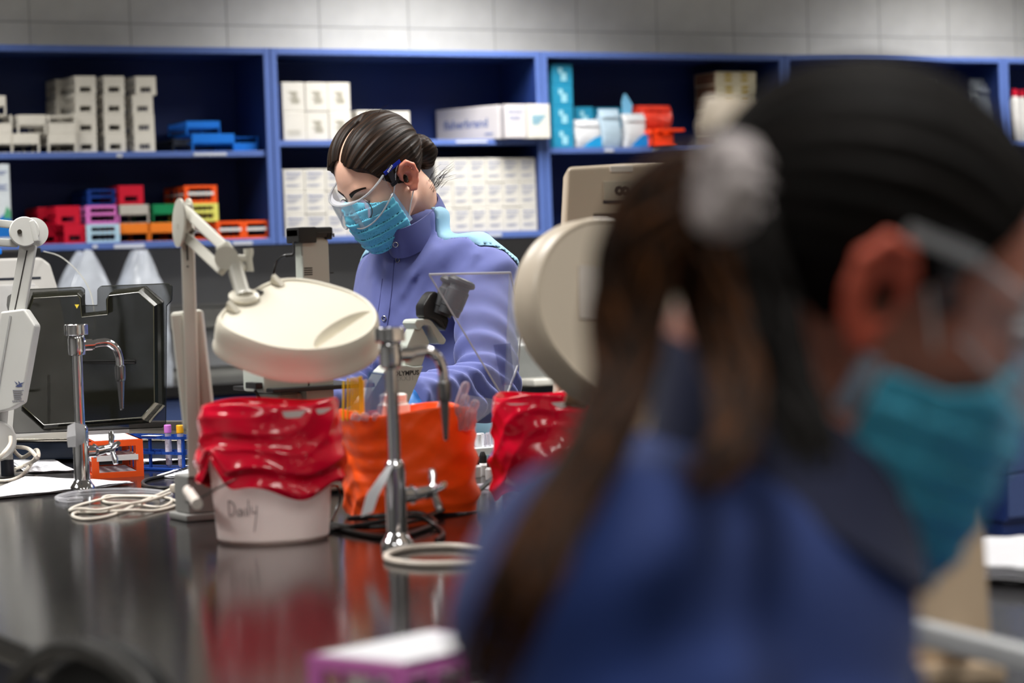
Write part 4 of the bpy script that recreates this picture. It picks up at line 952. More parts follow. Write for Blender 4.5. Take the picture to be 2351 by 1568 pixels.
# ================================================================== beige instrument at the near right
DN = 2.22
t = thing('beige_microscope_stand', 'beige instrument column with a grey rail at the near right of the bench', 'instrument', (P(2110, 1500, DN).x, P(2110, 1500, DN).y, BZ))
oN = P(1960, 1180, DN)
FN = Matrix(((fx.x, 0, fy.x, oN.x), (fx.y, 0, fy.y, oN.y), (0, 1, 0, 0), (0, 0, 0, 1)))
def fN(px, py): q = P(px, py, DN) - oN; return (q.dot(fx), P(px, py, DN).z)
part('column', MB().prism([(fN(1985, 1300)[0], BZ + .02), (fN(2275, 1300)[0], BZ + .02), fN(2258, 1150), fN(2258, 1120), fN(1960, 1172), fN(1952, 1230), fN(1990, 1300)], 0, .10, FN, .006, 3), mat('tan instrument plastic', (188, 166, 140), .5, var=.03, scale=6), t)
part('base', MB().rbox(fN(1930, 1400)[0], fN(2300, 1400)[0], BZ + .0005, BZ + .022, -.02, .14, .006, 2, FN), mat('tan instrument plastic', (188, 166, 140), .5), t)
rl = MB().bar(P(2070, 1440, 2.1), P(2480, 1545, 1.98), .02, .021, (0, 0, 1), .004); part('rail', rl, mat('grey rail', (176, 178, 180), .4), t)
part('rail_bracket', MB().bar(P(2200, 1474, 2.06), P(2200, 1470, 2.24), .02, .015), mat('grey rail', (176, 178, 180), .4), t)
# ================================================================== magnifier lamps
M_lampw = mat('cream lamp shell', (226, 220, 204), .34, var=.015, scale=5); M_lampg = mat('pale grey lamp arm', (204, 202, 192), .36, var=.02, scale=12)
M_dkgap = mat('dark recess', (30, 26, 24), .6); M_bolt = mat('dull bolt', (110, 104, 96), .35, 1); M_lens = film('magnifier lens', (210, 220, 220), .2, .05)
M_lampb = mat('beige lamp shell', (222, 208, 188), .38, var=.02, scale=5); M_lgrey = mat('cool grey lamp housing', (182, 182, 178), .42, var=.02, scale=12)
def head(t, F, R, hgt, m, flat=.80, handle=True, nubs=True):
    """round head with one flattened side; F: frame with z out of the top; +x toward the arm"""
    n = 72
    def outline(r):
        o = []
        for i in range(n):
            an = 2 * math.pi * i / n; c, s = math.cos(an), math.sin(an); p = 2 + 1.7 * max(0, c) ** .8
            k = r / (abs(c) ** p + abs(s) ** p) ** (1 / p); o.append((k * c * (.96 if c > 0 else 1), k * s))
        return o
    prof = [(.955, -hgt), (1.0, -hgt + .004), (1.005, -hgt + .010), (.985, -hgt + .016), (.982, -hgt * .45), (.972, -.014), (.958, -.005), (.930, .0), (.902, -.0008), (.896, -.003), (.86, -.003), (.6, -.002), (.3, -.0018), (.02, -.0018)]
    prof = [(.02, -hgt + .024), (.5, -hgt + .024), (.54, -hgt + .012), (.56, -hgt + .012), (.58, -hgt + .024), (.93, -hgt + .02), (.93, -hgt + .006)] + prof
    rows = [[F @ Vector((x, y, z)) for x, y in outline(R * k)] for k, z in prof]
    b = MB().grid(rows, 0, True); b.f.append(tuple((len(rows) - 1) * n + j for j in range(n))); b.f.append(tuple(range(n))[::-1])
    me = b.mesh('shell', True, 50)
    if handle:                                          # half moon finger pocket pressed into the top plate
        A_, B_, T_ = [], [], []
        for q in range(25):
            u = math.pi * q / 24; y = R * .63 * math.cos(u); ar = math.sin(u); x0 = -R * .62
            A_.append(F @ Vector((x0 + R * .22 * ar + .0012, y, .004))); B_.append(F @ Vector((x0, y, -.040 * ar ** .8 - .0005))); T_.append(F @ Vector((x0 - .0004, y, .004)))
        mid_ = [(a + b) / 2 + (b - a).cross(F.to_3x3() @ Vector((0, 1, 0))).normalized() * -.0022 for a, b in zip(A_, B_)]
        k = len(A_); cb_m = MB().grid([A_, mid_, B_, T_, A_]); cb_m.f += [(0, k, 2 * k, 3 * k), (k - 1, 4 * k - 1, 3 * k - 1, 2 * k - 1)]; cm_ = cb_m.mesh('cut', False); o1_ = bpy.data.objects.new('cut_a', me); o2_ = bpy.data.objects.new('cut_b', cm_); COL.objects.link(o1_); COL.objects.link(o2_)
        bo = o1_.modifiers.new('b', 'BOOLEAN'); bo.operation = 'DIFFERENCE'; bo.object = o2_; bo.solver = 'FAST'
        bpy.context.view_layer.update(); me = bpy.data.meshes.new_from_object(o1_.evaluated_get(bpy.context.evaluated_depsgraph_get())); me.name = 'shell'; bpy.data.objects.remove(o1_); bpy.data.objects.remove(o2_); me.materials.clear()
        me.shade_smooth(); me.set_sharp_from_angle(angle=math.radians(40))
    part('shell', me, m, t)
    part('lens', MB().lathe([(.0005, -hgt + .020), (R * .3, -hgt + .018), (R * .545, -hgt + .013)], 40, F, False), M_lens, t)
    if nubs:
        for x, y in ((.78, .40), (.76, -.55)):
            part('nub', MB().add([F @ Vector((R * x + a, R * y + b_, c)) for a, b_, c in ((-.012, -.006, -.001), (-.012, .006, -.001), (.010, .006, -.001), (.010, -.006, -.001), (.008, .0045, .012), (.008, -.0045, .012))], [(0, 1, 4, 5), (2, 3, 5, 4), (0, 5, 3), (1, 2, 4), (0, 3, 2, 1)]), m, t)
# --- lamp in the middle
DA = 3.96
base = bp(466, 1192)
t = thing('magnifier_lamp', 'cream round magnifier lamp on a swing arm above the red lined pail', 'lamp', (base.x, base.y, BZ))
Hc = P(694, 722, 3.76)
# top plate leans toward the camera by about 26 degrees, shoulder to the upper left
nz = cvec(.06, -.90, -.47).normalized()
hx = cvec(-.80, -.22, .40); hx = (hx - nz * hx.dot(nz)).normalized(); hy = nz.cross(hx)
HF = frame(Hc, hx, hy, nz); RH = .124
head(t, HF, RH, .056, M_lampw)
part('switch_recess', MB().rbox(RH * .80 - .006, RH * .80 + .006, -.030, -.010, -.003, .0012, .001, 1, HF), M_dkgap, t)
nb = HF @ Vector((RH * .86, .006, .0)); nt = P(537, 606, 3.83)
part('neck', MB().tube([nb, nb + (nt - nb) * .15, nb + (nt - nb) * .9, nt], [.017, .0125, .0125, .013], 20), M_lampg, t)
part('neck_flange', MB().lathe([(.0, 0), (.024, 0), (.024, .004), (.018, .008), (.0, .008)], 24, frame(nb, hx, hy, nz), False), M_lampw, t)
# end joint with its tightening knob
J = P(530, 590, 3.84); jx = cvec(.25, .0, -.97).normalized()
part('end_joint', MB().bar(P(508, 560, 3.84), P(552, 628, 3.83), .016, .026, tuple(cvec(.8, -.5, 0)), .006).cyl(P(520, 592, 3.815), P(520, 592, 3.86), .019, seg=24), M_lampg, t)
part('bolt', MB().cyl(P(519, 592, 3.815), P(519, 592, 3.822), .007, seg=6), M_bolt, t)
part('knob', MB().cyl(P(535, 592, 3.83), P(566, 594, 3.84), .006).tube([P(570, 571, 3.84), P(571, 580, 3.84), P(570, 595, 3.84), P(572, 612, 3.84), P(572, 623, 3.84)], [.0075, .0078, .006, .0065, .0075], 14), M_lampg, t)
U = P(424, 508, 3.95)
for a, b_, w_ in (((420, 478), (522, 574), .017), ((424, 540), (512, 622), .016)):
    part('parallel_arm', MB().bar(P(*a, 3.95), P(*b_, 3.84), .014, w_, tuple(cvec(.5, -.8, 0)), .003), M_lampg, t)
part('elbow_plate', MB().lathe([(.0, 0), (.040, 0), (.040, .004), (.0, .006)], 32, zframe(P(414, 512, 3.935), cvec(-.85, -.02, -.5), tuple(UP)) @ Matrix.Diagonal((1.0, 0.62, 1, 1)), False), M_lampg, t)
part('elbow_plate', MB().lathe([(.0, 0), (.032, 0), (.032, .004), (.0, .006)], 32, zframe(P(430, 500, 3.965), cvec(.85, 0, .5), tuple(UP)) @ Matrix.Diagonal((1.0, 0.62, 1, 1)), False), M_lampg, t)
part('elbow_cap', MB().bar(P(410, 472, 3.95), P(438, 474, 3.95), .02, .008, (0, 0, 1), .003).cyl(P(424, 520, 3.93), P(424, 520, 3.98), .012), M_lampg, t)
part('elbow_spring', MB().tube([P(432, 512, 3.95), P(440, 528, 3.945), P(442, 535, 3.945)], .006, 8), M_bolt, t)
part('upright_bar', MB().bar(P(430, 520, 3.955), P(448, 1095, 3.955), .016, .021, tuple(RT), .003), M_lampg, t)
part('slot', MB().bar(P(429, 563, 3.944), P(431, 598, 3.944), .001, .003, tuple(RT)), M_dkgap, t)
part('slot', MB().bar(P(431, 610, 3.944), P(431, 614, 3.944), .001, .003, tuple(RT)), M_dkgap, t)
part('spring_cover', MB().bar(P(429, 714, 3.985), P(459, 984, 3.985), .034, .052, tuple(RT), .006), M_lampg, t)
part('cover_face', MB().bar(P(406, 722, 3.962), P(436, 976, 3.962), .006, .018, tuple(RT), .002), M_lampg, t)
M_clamp = mat('grey clamp casting', (138, 138, 136), .4)
part('clamp', MB().rbox(base.x - .032, base.x + .034, base.y - .02, base.y + .045, BZ + .012, BZ + .075, .004), M_clamp, t)
part('clamp_foot', MB().rbox(base.x - .04, base.x + .045, base.y - .03, base.y + .055, BZ + .0005, BZ + .012, .003), M_clamp, t)
part('post', MB().cyl(Vector((base.x, base.y + .012, BZ + .07)), P(448, 1092, 3.955) + Vector((0, 0, .01)), .012), M_lampg, t)
# --- second lamp, beige, turned to the aisle
D2 = 3.3
c2 = P(1405, 690, D2); n2 = cvec(.46, -.16, -.87).normalized(); x2 = cvec(.6, .75, .2); x2 = (x2 - n2 * x2.dot(n2)).normalized(); y2 = n2.cross(x2); F2 = frame(c2, x2, y2, n2)
b2 = bp(1500, 1290); t = thing('magnifier_lamp', 'beige round magnifier lamp turned on edge beside the ponytail', 'lamp', (b2.x, b2.y, BZ))
head(t, F2, .122, .062, M_lampb, handle=False, nubs=False)
part('label_plate', MB().rbox(-.052, -.018, -.03, .045, -.002, .0012, .001, 1, frame(c2, (RT - n2 * RT.dot(n2)).normalized(), n2.cross((RT - n2 * RT.dot(n2)).normalized()), n2)), mat('light label plate', (226, 216, 206), .5), t)
nb = F2 @ Vector((.112, 0, -.02)); top = P(1560, 830, 3.42)
part('neck', MB().tube([nb, nb + (top - nb) * .5 + Vector((0, 0, -.01)), top], .011, 14), M_lampb, t)
part('lower_arm', MB().bar(top, Vector((b2.x, b2.y, BZ + .05)), .016, .024, tuple(RT), .003), M_lampb, t)
part('joint', MB().cyl(top - FW * .02, top + FW * .02, .02, seg=24), M_lampb, t)
part('clamp', MB().rbox(b2.x - .03, b2.x + .03, b2.y - .03, b2.y + .03, BZ + .0005, BZ + .06, .004), M_clamp, t)
part('tilt_knob', MB().cyl(P(1300, 905, 3.38), P(1345, 915, 3.38), .018, .014, 20).bar(P(1330, 908, 3.38), top, .012, .016), mat('tan knob', (150, 120, 96), .5), t)
# --- third lamp seen edge on above the seated worker
D3 = 2.25
c3 = P(1835, 232, D3); n3 = cvec(.05, -.985, -.09).normalized(); x3 = cvec(1, -.06, .35); x3 = (x3 - n3 * x3.dot(n3)).normalized(); F3 = frame(c3, x3, n3.cross(x3), n3)
b3 = P(2160, 1500, 2.6); b3.z = BZ; t = thing('magnifier_lamp', 'beige magnifier lamp seen edge on just behind the head of the seated worker', 'lamp', b3)
head(t, F3, .093, .036, M_lampb, handle=False, nubs=False)
nb = F3 @ Vector((.086, 0, -.018)); top = P(2160, 420, 2.6)
part('neck', MB().tube(catmull([nb, P(2080, 280, 2.35), top], 6), .010, 14), M_lampb, t); part('upright_bar', MB().bar(top, b3 + Vector((0, 0, .05)), .016, .022, tuple(RT), .003), M_lampb, t)
part('clamp', MB().rbox(b3.x - .03, b3.x + .03, b3.y - .03, b3.y + .03, BZ + .0005, BZ + .06, .004), M_clamp, t)
# --- lamp arm at the left edge
D4 = 4.95
b4 = bp(18, 1096); t = thing('magnifier_lamp', 'pale grey lamp swing arm with round knuckle at the left edge', 'lamp', (b4.x, b4.y, BZ))
K4 = P(52, 532, D4)
part('knuckle_disc', MB().lathe([(.0, 0), (.028, 0), (.031, .003), (.031, .010), (.029, .012), (.0, .012)][::-1], 40, zframe(K4 + FW * .014, cvec(.30, -.06, -.95), tuple(UP)), False), M_lgrey, t)
part('knuckle_disc', MB().lathe([(.0, 0), (.030, 0), (.031, .003), (.031, .008), (.0, .010)][::-1], 40, zframe(K4 + cvec(.012, 0, .045), cvec(.30, -.06, -.95), tuple(UP)), False), M_lgrey, t)
part('bolt', MB().cyl(P(45, 532, D4 - .004), P(45, 532, D4 + .01), .0048, seg=12), M_bolt, t)
part('knuckle_fork', MB().bar(P(74, 506, D4 + .02), P(86, 556, D4 + .02), .03, .012, tuple(RT), .004), M_lgrey, t)
for y0_, y1_ in ((514, 510), (556, 566)):
    part('parallel_arm', MB().bar(P(40, y0_ + 3, D4 + .02), P(-330, y1_ - 30, D4 - .15), .014, .016, (0, 0, 1), .003), M_lgrey, t)
part('lower_arm', MB().bar(P(66, 560, D4 + .025), P(36, 740, D4 + .025), .02, .034, tuple(RT), .004), M_lgrey, t)
part('arm_groove', MB().bar(P(62, 575, D4 + .0145), P(34, 712, D4 + .0145), .0012, .0022, tuple(RT)), M_dkgap, t)
s4 = D4 / FPX; poly = [(8, 716), (62, 709), (88, 748), (70, 850), (56, 925), (30, 940), (-2, 948), (-34, 944), (-16, 820)]
m = MB(); me = MB().prism([(p[0] * s4, p[1] * s4) for p in poly], -.03, .03, None, .005, 3)
for v in me.v: m.v.append(tuple(P(0, 0, D4) + RT * v[0] - UP * v[1] + FW * v[2]))
m.f = me.f; part('housing', m, M_lgrey, t)
part('housing_rib', MB().bar(P(24, 725, D4 - .031), P(-6, 900, D4 - .031), .002, .004, tuple(RT), 0), mat('grey rib', (150, 150, 148), .5), t)
lg = MB(); lf_ = frame(P(43, 884, D4 - .0306), RT, UP, -FW); z = .0004
M_logo = mat('blue grey print', (96, 112, 160), .7)
for pl_ in ([(-.007, -.003), (-.003, .000), (.004, .004), (.012, .006), (.005, .001), (.008, -.003), (.0, -.004)], [(-.004, .001), (-.009, .008), (-.002, .003)], [(.0, .003), (-.001, .009), (.003, .004)]):
    lg.prism(pl_, 0, z, lf_)
part('emblem', lg, mat('navy print', (56, 66, 104), .6), t, smooth=False)
lt = MB()
for i in range(5): lt.box(-.012 + .0006 * i, .010 - .003 * (i % 2) - .001 * i, -.010 - i * .0042, -.0125 - i * .0042, 0, .0004, lf_)
for i in range(7): lt.box(-.013 + .0034 * i, -.0106 + .0034 * i, -.0345, -.0315, 0, .0004, lf_)
part('small_print', lt, mat('grey print lines', (110, 110, 116), .6), t, smooth=False)
part('neck', MB().tube([P(8, 940, D4), P(6, 985, D4), P(14, 1010, D4)], [.010, .009, .012], 14), M_lgrey, t)
part('round_base', MB().lathe([(.0, 0), (.040, 0), (.042, .004), (.042, .020), (.038, .025), (.0, .025)][::-1], 36, zframe(P(-14, 1012, D4 + .0), cvec(.45, 0, -.9), tuple(UP)), False), M_lgrey, t)
part('base_stem', MB().cyl(P(16, 1012, D4 + .02), P(17, 1055, D4 + .02), .011, seg=18), M_lgrey, t)
part('black_socket', MB().lathe([(.0135, 0), (.0135, P(17, 1048, D4 + .02).z - BZ)], 20, Matrix.Translation((b4.x, b4.y, BZ))), C_DARK, t); part('foot_plate', MB().rbox(b4.x - .06, b4.x + .045, b4.y - .04, b4.y + .04, BZ + .0002, BZ + .004, .001, 1), M_bcord, t)
solo('power_cord', MB().tube(catmull([P(24, 1002, D4 - .02), P(22, 1022, D4 - .03), P(0, 1050, D4 - .05), bp(-40, 1100, .003), bp(10, 1108, .003), bp(50, 1096, .004), bp(80, 1075, .02), P(84, 1050, D4 - .02), P(64, 1030, D4), P(30, 1028, D4 + .04), P(50, 1050, D4 + .06), P(74, 1038, D4 + .04), P(86, 1034, D4 + .02), P(86, 1052, D4), bp(60, 1078, .01), bp(34, 1082, .004)], 8), .0042, 10), M_cord, 'thick white cord looped round the foot of the lamp at the left edge', 'cord', loc=bp(50, 1096))

# ================================================================== microscope in front of the standing worker
M_scope = mat('light grey enamel', (186, 192, 184), .38, var=.02, scale=6); M_bk = mat('black scope plastic', (22, 22, 24), .38, var=.06, scale=60); M_bk2 = mat('black rubber', (38, 40, 44), .5, var=.08)
DC = 4.36
pc = P(716, 600, DC); yC = pc.y; base = Vector((pc.x + .17, yC + .06, BZ))
t = thing('inverted_microscope', 'grey and black inverted microscope in front of the standing worker', 'microscope', base)
xl, xr = P(690, 600, DC).x, P(767, 600, DC).x
def z_at(py, d, px=716): return P(px, py, d).z
wC = xr - xl; FX = Matrix(((1, 0, 0, 0), (0, 0, 1, 0), (0, 1, 0, 0), (0, 0, 0, 1)))
part('illumination_pillar', MB().prism([(xl - .005, BZ + .02), (xr, BZ + .02), (xr, z_at(552, DC)), (xr - .01, z_at(545, DC)), (xr - .046, z_at(545, DC)), (xr - .050, z_at(551, DC)), (xl, z_at(554, DC))], 0, .035, Matrix(((1, 0, 0, 0), (0, 0, 1, yC), (0, 1, 0, 0), (0, 0, 0, 1))), .004, 2), M_scope, t)
for k in range(4): part('vent_slot', MB().box(xl + .002, xl + .018, yC - .001, yC + .004, z_at(614 + 5 * k, DC), z_at(616.5 + 5 * k, DC)), M_dkgap, t)
part('pillar_seam', MB().box(xl + .06, xr + .0005, yC - .0006, yC + .002, z_at(629, DC), z_at(627, DC)), M_dkgap, t)
lh = part('lamp_house', MB().rbox(xl - .012, xr + .004, yC - .012, yC + .045, z_at(546, DC), z_at(522, DC), .004).rbox(xl - .012, xl + .024, yC - .014, yC + .045, z_at(558, DC), z_at(521, DC), .003).rbox(xr - .008, xr + .004, yC - .008, yC + .045, z_at(551, DC), z_at(540, DC), .002), M_bk, t)
part('fin', MB().box(xl + .026, xr + .003, yC - .0135, yC - .011, z_at(535, DC), z_at(533.5, DC)), mat('grey seam', (60, 60, 62), .4), lh)
for k in range(3): part('rib', MB().box(xl + .046 + .005 * k, xl + .048 + .005 * k, yC - .014, yC - .011, z_at(546, DC), z_at(537, DC)), M_dkgap, lh)
part('lamp_cable', MB().tube(catmull([P(674, 556, DC - .01), P(674, 580, DC - .015), P(668, 585, DC - .015), P(650, 588, DC - .01), P(636, 600, DC), P(629, 622, DC), P(627, 650, DC + .01), P(627, 700, DC + .02)], 6), .0024, 8).tube([P(672, 585, DC - .015), P(656, 586.5, DC - .012)], .0035, 8), M_bk, t)
xe = P(1010, 900, 4.52).x
part('base', MB().rbox(xl - .02, xe - .03, yC - .02, yC + .17, BZ + .004, BZ + .055, .010, 3), M_scope, t)
for x in (xl, xe - .06):
    for y in (yC, yC + .15): part('rubber_foot', MB().cyl((x, y, BZ + .0003), (x, y, BZ + .006), .012), M_bk, t)
zs = z_at(884, 4.4, 690)
part('stage_bracket', MB().rbox(xl - .085, xl + .01, yC + .0, yC + .10, z_at(902, DC, 560), z_at(842, DC, 560), .006), M_scope, t)
part('bracket_label', MB().box(xl - .082, xl - .074, yC - .0006, yC + .001, z_at(862, DC, 540), z_at(852, DC, 540)), mat('blue sticker', (60, 120, 190), .5), t)
part('stage_clamp', MB().rbox(xl - .10, xl - .086, yC + .0, yC + .05, z_at(893, DC, 530), z_at(878, DC, 530), .002), M_bk, t)
part('stage', MB().rbox(xl - .08, P(800, 880, 4.42).x + .03, yC - .03, yC + .16, zs - .008, zs, .002), M_bk, t)
part('stage_arm', MB().rbox(xl - .05, xl + .045, yC + .02, yC + .13, BZ + .04, zs - .012, .008), M_scope, t)
for k in range(6): part('vent_slot', MB().box(xl - .045, xl - .012, yC + .0185, yC + .021, z_at(896 + 4 * k, DC, 600), z_at(897.5 + 4 * k, DC, 600)), mat('grey slot', (120, 124, 118), .5), t)
part('stage_lever', MB().tube([P(585, 896, DC - .03), P(598, 918, DC - .03), P(606, 934, DC - .03)], .003, 8), M_bk, t)
oc = P(728, 905, 4.40); m = MB().cyl(Vector((oc.x, yC + .07, z_at(914, 4.4, 728))), Vector((oc.x, yC + .07, z_at(886, 4.4, 728))), .0115, seg=24)
part('objective', m, M_chrome, t); part('turret', MB().lathe([(.0, -.03), (.034, -.028), (.040, -.012), (.034, .002), (.014, .008), (.0, .009)], 32, Matrix.Translation((oc.x, yC + .07, z_at(922, 4.4, 728))), False), mat('dark chrome turret', (70, 64, 58), .15, 1), t)
part('gold_band', MB().lathe([(.0118, 0), (.0118, .003)], 24, Matrix.Translation((oc.x, yC + .07, z_at(890, 4.4, 728))), False), mat('gold band', (190, 150, 50), .3, 1), t)
# sloping viewing body, side on: outline measured in the plane of its near face
D5 = 4.50
def pl5(px, py): q = P(px, py, D5); return (q.x, q.z)
yB = P(935, 830, D5).y
def slab(poly, y0, y1, b=.004): return MB().prism([pl5(*p) for p in poly], y0, y1, Matrix(((1, 0, 0, 0), (0, 0, 1, 0), (0, 1, 0, 0), (0, 0, 0, 1))), b, 2)
part('body', slab([(868, 852), (885, 838), (934, 838), (960, 842), (985, 840), (940, 928), (928, 960), (900, 1040), (770, 1040), (800, 940)], yB, yB + .05), M_scope, t)
part('neck', slab([(930, 812), (962, 752), (980, 744), (1008, 785), (985, 842), (934, 842)], yB + .008, yB + .045), M_scope, t)
part('eyepiece_mount', slab([(951, 742), (957, 733), (990, 731), (1003, 736), (1047, 781), (1041, 792), (1024, 790), (997, 748), (978, 747), (966, 760)], yB - .006, yB + .05), M_scope, t)
part('tube_head', slab([(972, 702), (992, 676), (1006, 667), (1018, 672), (1052, 736), (1042, 760), (1034, 757), (1008, 736), (988, 731), (974, 730)], yB - .012, yB + .025, .006), M_bk, t)
for dy, w_ in ((-.003, 0), (.030, 1)):
    ax0 = P(1028, 722, D5) + Vector((0, dy, 0)); ax1 = P(1062, 640, D5) + Vector((0, dy, 0)); d_ = (ax1 - ax0); Lx = d_.length
    e = part('eyepiece', MB().lathe([(.0, 0), (.020, 0), (.0205, Lx * .18), (.0215, Lx * .20), (.0215, Lx * .66), (.019, Lx * .70), (.019, Lx * .80), (.0, Lx * .80)], 28, zframe(ax0, d_, tuple(FW)), False), M_bk2, t)
    part('eyecup', MB().lathe([(.018, Lx * .78), (.026, Lx * .84), (.027, Lx * .90), (.024, Lx * .97), (.019, Lx), (.014, Lx * .985), (.012, Lx * .9)], 28, zframe(ax0, d_, tuple(FW)), False), M_bk2, e)
part('diopter_block', slab([(1000, 690), (1022, 668), (1056, 700), (1058, 720), (1040, 742), (1012, 736)], yB - .004, yB + .045, .006), M_bk2, t)
q = P(933, 857, D5); Fl = Matrix(((1, 0, 0, q.x), (0, 0, 1, yB - .0006), (0, 1, 0, q.z), (0, 0, 0, 1)))
Fl = fr(q.x, yB - .0006, q.z)
m = MB(); textinto(m, 'OLYMPUS', .0118, Fl, .0004); part('lettering', m, mat('black letters', (30, 32, 34), .5), t, smooth=False)
q = P(927, 869, D5); m = MB(); textinto(m, 'CKX31', .013, fr(q.x, yB - .0006, q.z)); part('lettering', m, mat('grey letters', (150, 156, 150), .5), t, smooth=False)
# ------------------------------------------------------------------ clear shield on a stand before the microscope
M_shield = film('clear acrylic shield', (206, 214, 232), .09, .04, .8); M_sedge = film('acrylic edge', (196, 200, 206), .55, .2)
DS = 4.36
def sp_(px, py, d=DS): return P(px, py, d)
t = thing('splash_shield', 'bent clear acrylic splash shield over the eyepieces of the microscope', 'shield', (sp_(1165, 920).x, sp_(1165, 920).y, BZ))
v = [sp_(985, 630), sp_(1172, 626), sp_(1196, 760, DS + .05), sp_(1190, 838, DS + .05), sp_(1160, 921)]
def sheet_of(pts, th=.003):
    n = (pts[1] - pts[0]).cross(pts[2] - pts[0]).normalized() * th
    k = len(pts); return MB().add(list(pts) + [p + n for p in pts], [tuple(range(k)), tuple(range(2 * k - 1, k - 1, -1))] + [(i, (i + 1) % k, (i + 1) % k + k, i + k) for i in range(k)])
part('front_sheet', sheet_of([v[0], v[1], sp_(1166, 780), v[4]]), M_shield, t); part('wing_sheet', sheet_of([v[1], v[2], v[3], v[4], sp_(1166, 780)]), M_shield, t)
part('lower_sheet', sheet_of([v[4], sp_(1088, 975, DS - .03), sp_(1060, 905, DS - .02)]), M_shield, t)
part('label_panel', sheet_of([sp_(1133, 792, DS - .004), sp_(1172, 788, DS - .004), sp_(1182, 884, DS - .004), sp_(1152, 884, DS - .004)], .001), film('blue tint panel', (70, 84, 160), .25, .08), t)
part('edge', MB().tube([v[0], v[1]], .0022, 6), M_sedge, t); part('edge', MB().tube([v[0], v[4]], .0016, 6), M_sedge, t); part('edge', MB().tube([v[1], v[2], v[3], v[4]], .0014, 6), M_sedge, t)
ft = sp_(1165, 918); part('stand_post', MB().tube([ft, Vector((ft.x, ft.y, BZ + .006))], .004, 10), M_clr, t); part('stand_foot', MB().rbox(ft.x - .05, ft.x + .05, ft.y - .03, ft.y + .05, BZ + .0003, BZ + .007, .002), M_clr, t)
# near left: black chair in front of the bench
M_chair = mat('black upholstery', (9, 9, 10), .5, var=.1, scale=80); dC = 2.25
cc = P(262, 1560, dC); t = thing('task_chair', 'black task chair back standing against the near left edge of the bench', 'chair', (cc.x, cc.y, 0))
zt = P(225, 1468, dC).z; fwd = Vector((.985, .17, 0)).normalized(); sd = Vector((-fwd.y, fwd.x, 0))
rows = []
for i in range(17):
    u = -1 + i / 8; row = []
    for j in range(12):
        a = 2 * math.pi * j / 12; hgt = (1 - abs(u) ** 2.6) ; wv = math.sin(a); 
        row.append(cc + sd * (u * .20) + fwd * (.028 * math.cos(a) * (1.02 - abs(u) ** 6)) + Vector((0, 0, zt - cc.z - .15 + .15 * hgt * wv if wv > 0 else zt - cc.z - .15 + .20 * wv * (1 - abs(u) ** 4))))
    rows.append(row)
part('backrest', MB().grid(rows, 0, True), M_chair, t, angle=60)
part('back_shell', MB().tube([cc + sd * (.19 * math.sin(a)) + fwd * -.03 + Vector((0, 0, zt - cc.z - .15 + .145 * math.cos(a))) for a in [i * math.pi / 12 - math.pi / 2 for i in range(13)]], .010, 8), mat('grey chair shell', (44, 43, 42), .35), t)
s0 = Vector((cc.x, cc.y, 0)) - fwd * .24
part('seat', MB().rbox(-.22, .22, -.22, .22, .56, .64, .03, 3, Matrix.Translation(s0)), M_chair, t)
part('back_bracket', MB().bar(s0 + fwd * .15 + Vector((0, 0, .57)), cc - fwd * .0 + Vector((0, 0, zt - cc.z - .3)), .05, .015, tuple(sd), .003), M_bk, t)
part('gas_column', MB().cyl(s0 + Vector((0, 0, .08)), s0 + Vector((0, 0, .57)), .025), M_bolt, t)
for k in range(5):
    a = 2 * math.pi * k / 5 + .3; e = s0 + Vector((.27 * math.cos(a), .27 * math.sin(a), .06)); part('leg', MB().bar(s0 + Vector((0, 0, .09)), e, .04, .025, (0, 0, 1), .004), M_bk, t)
    part('caster', MB().sphere(e - Vector((0, 0, .032)), .027, 12, 8), M_bk, t)
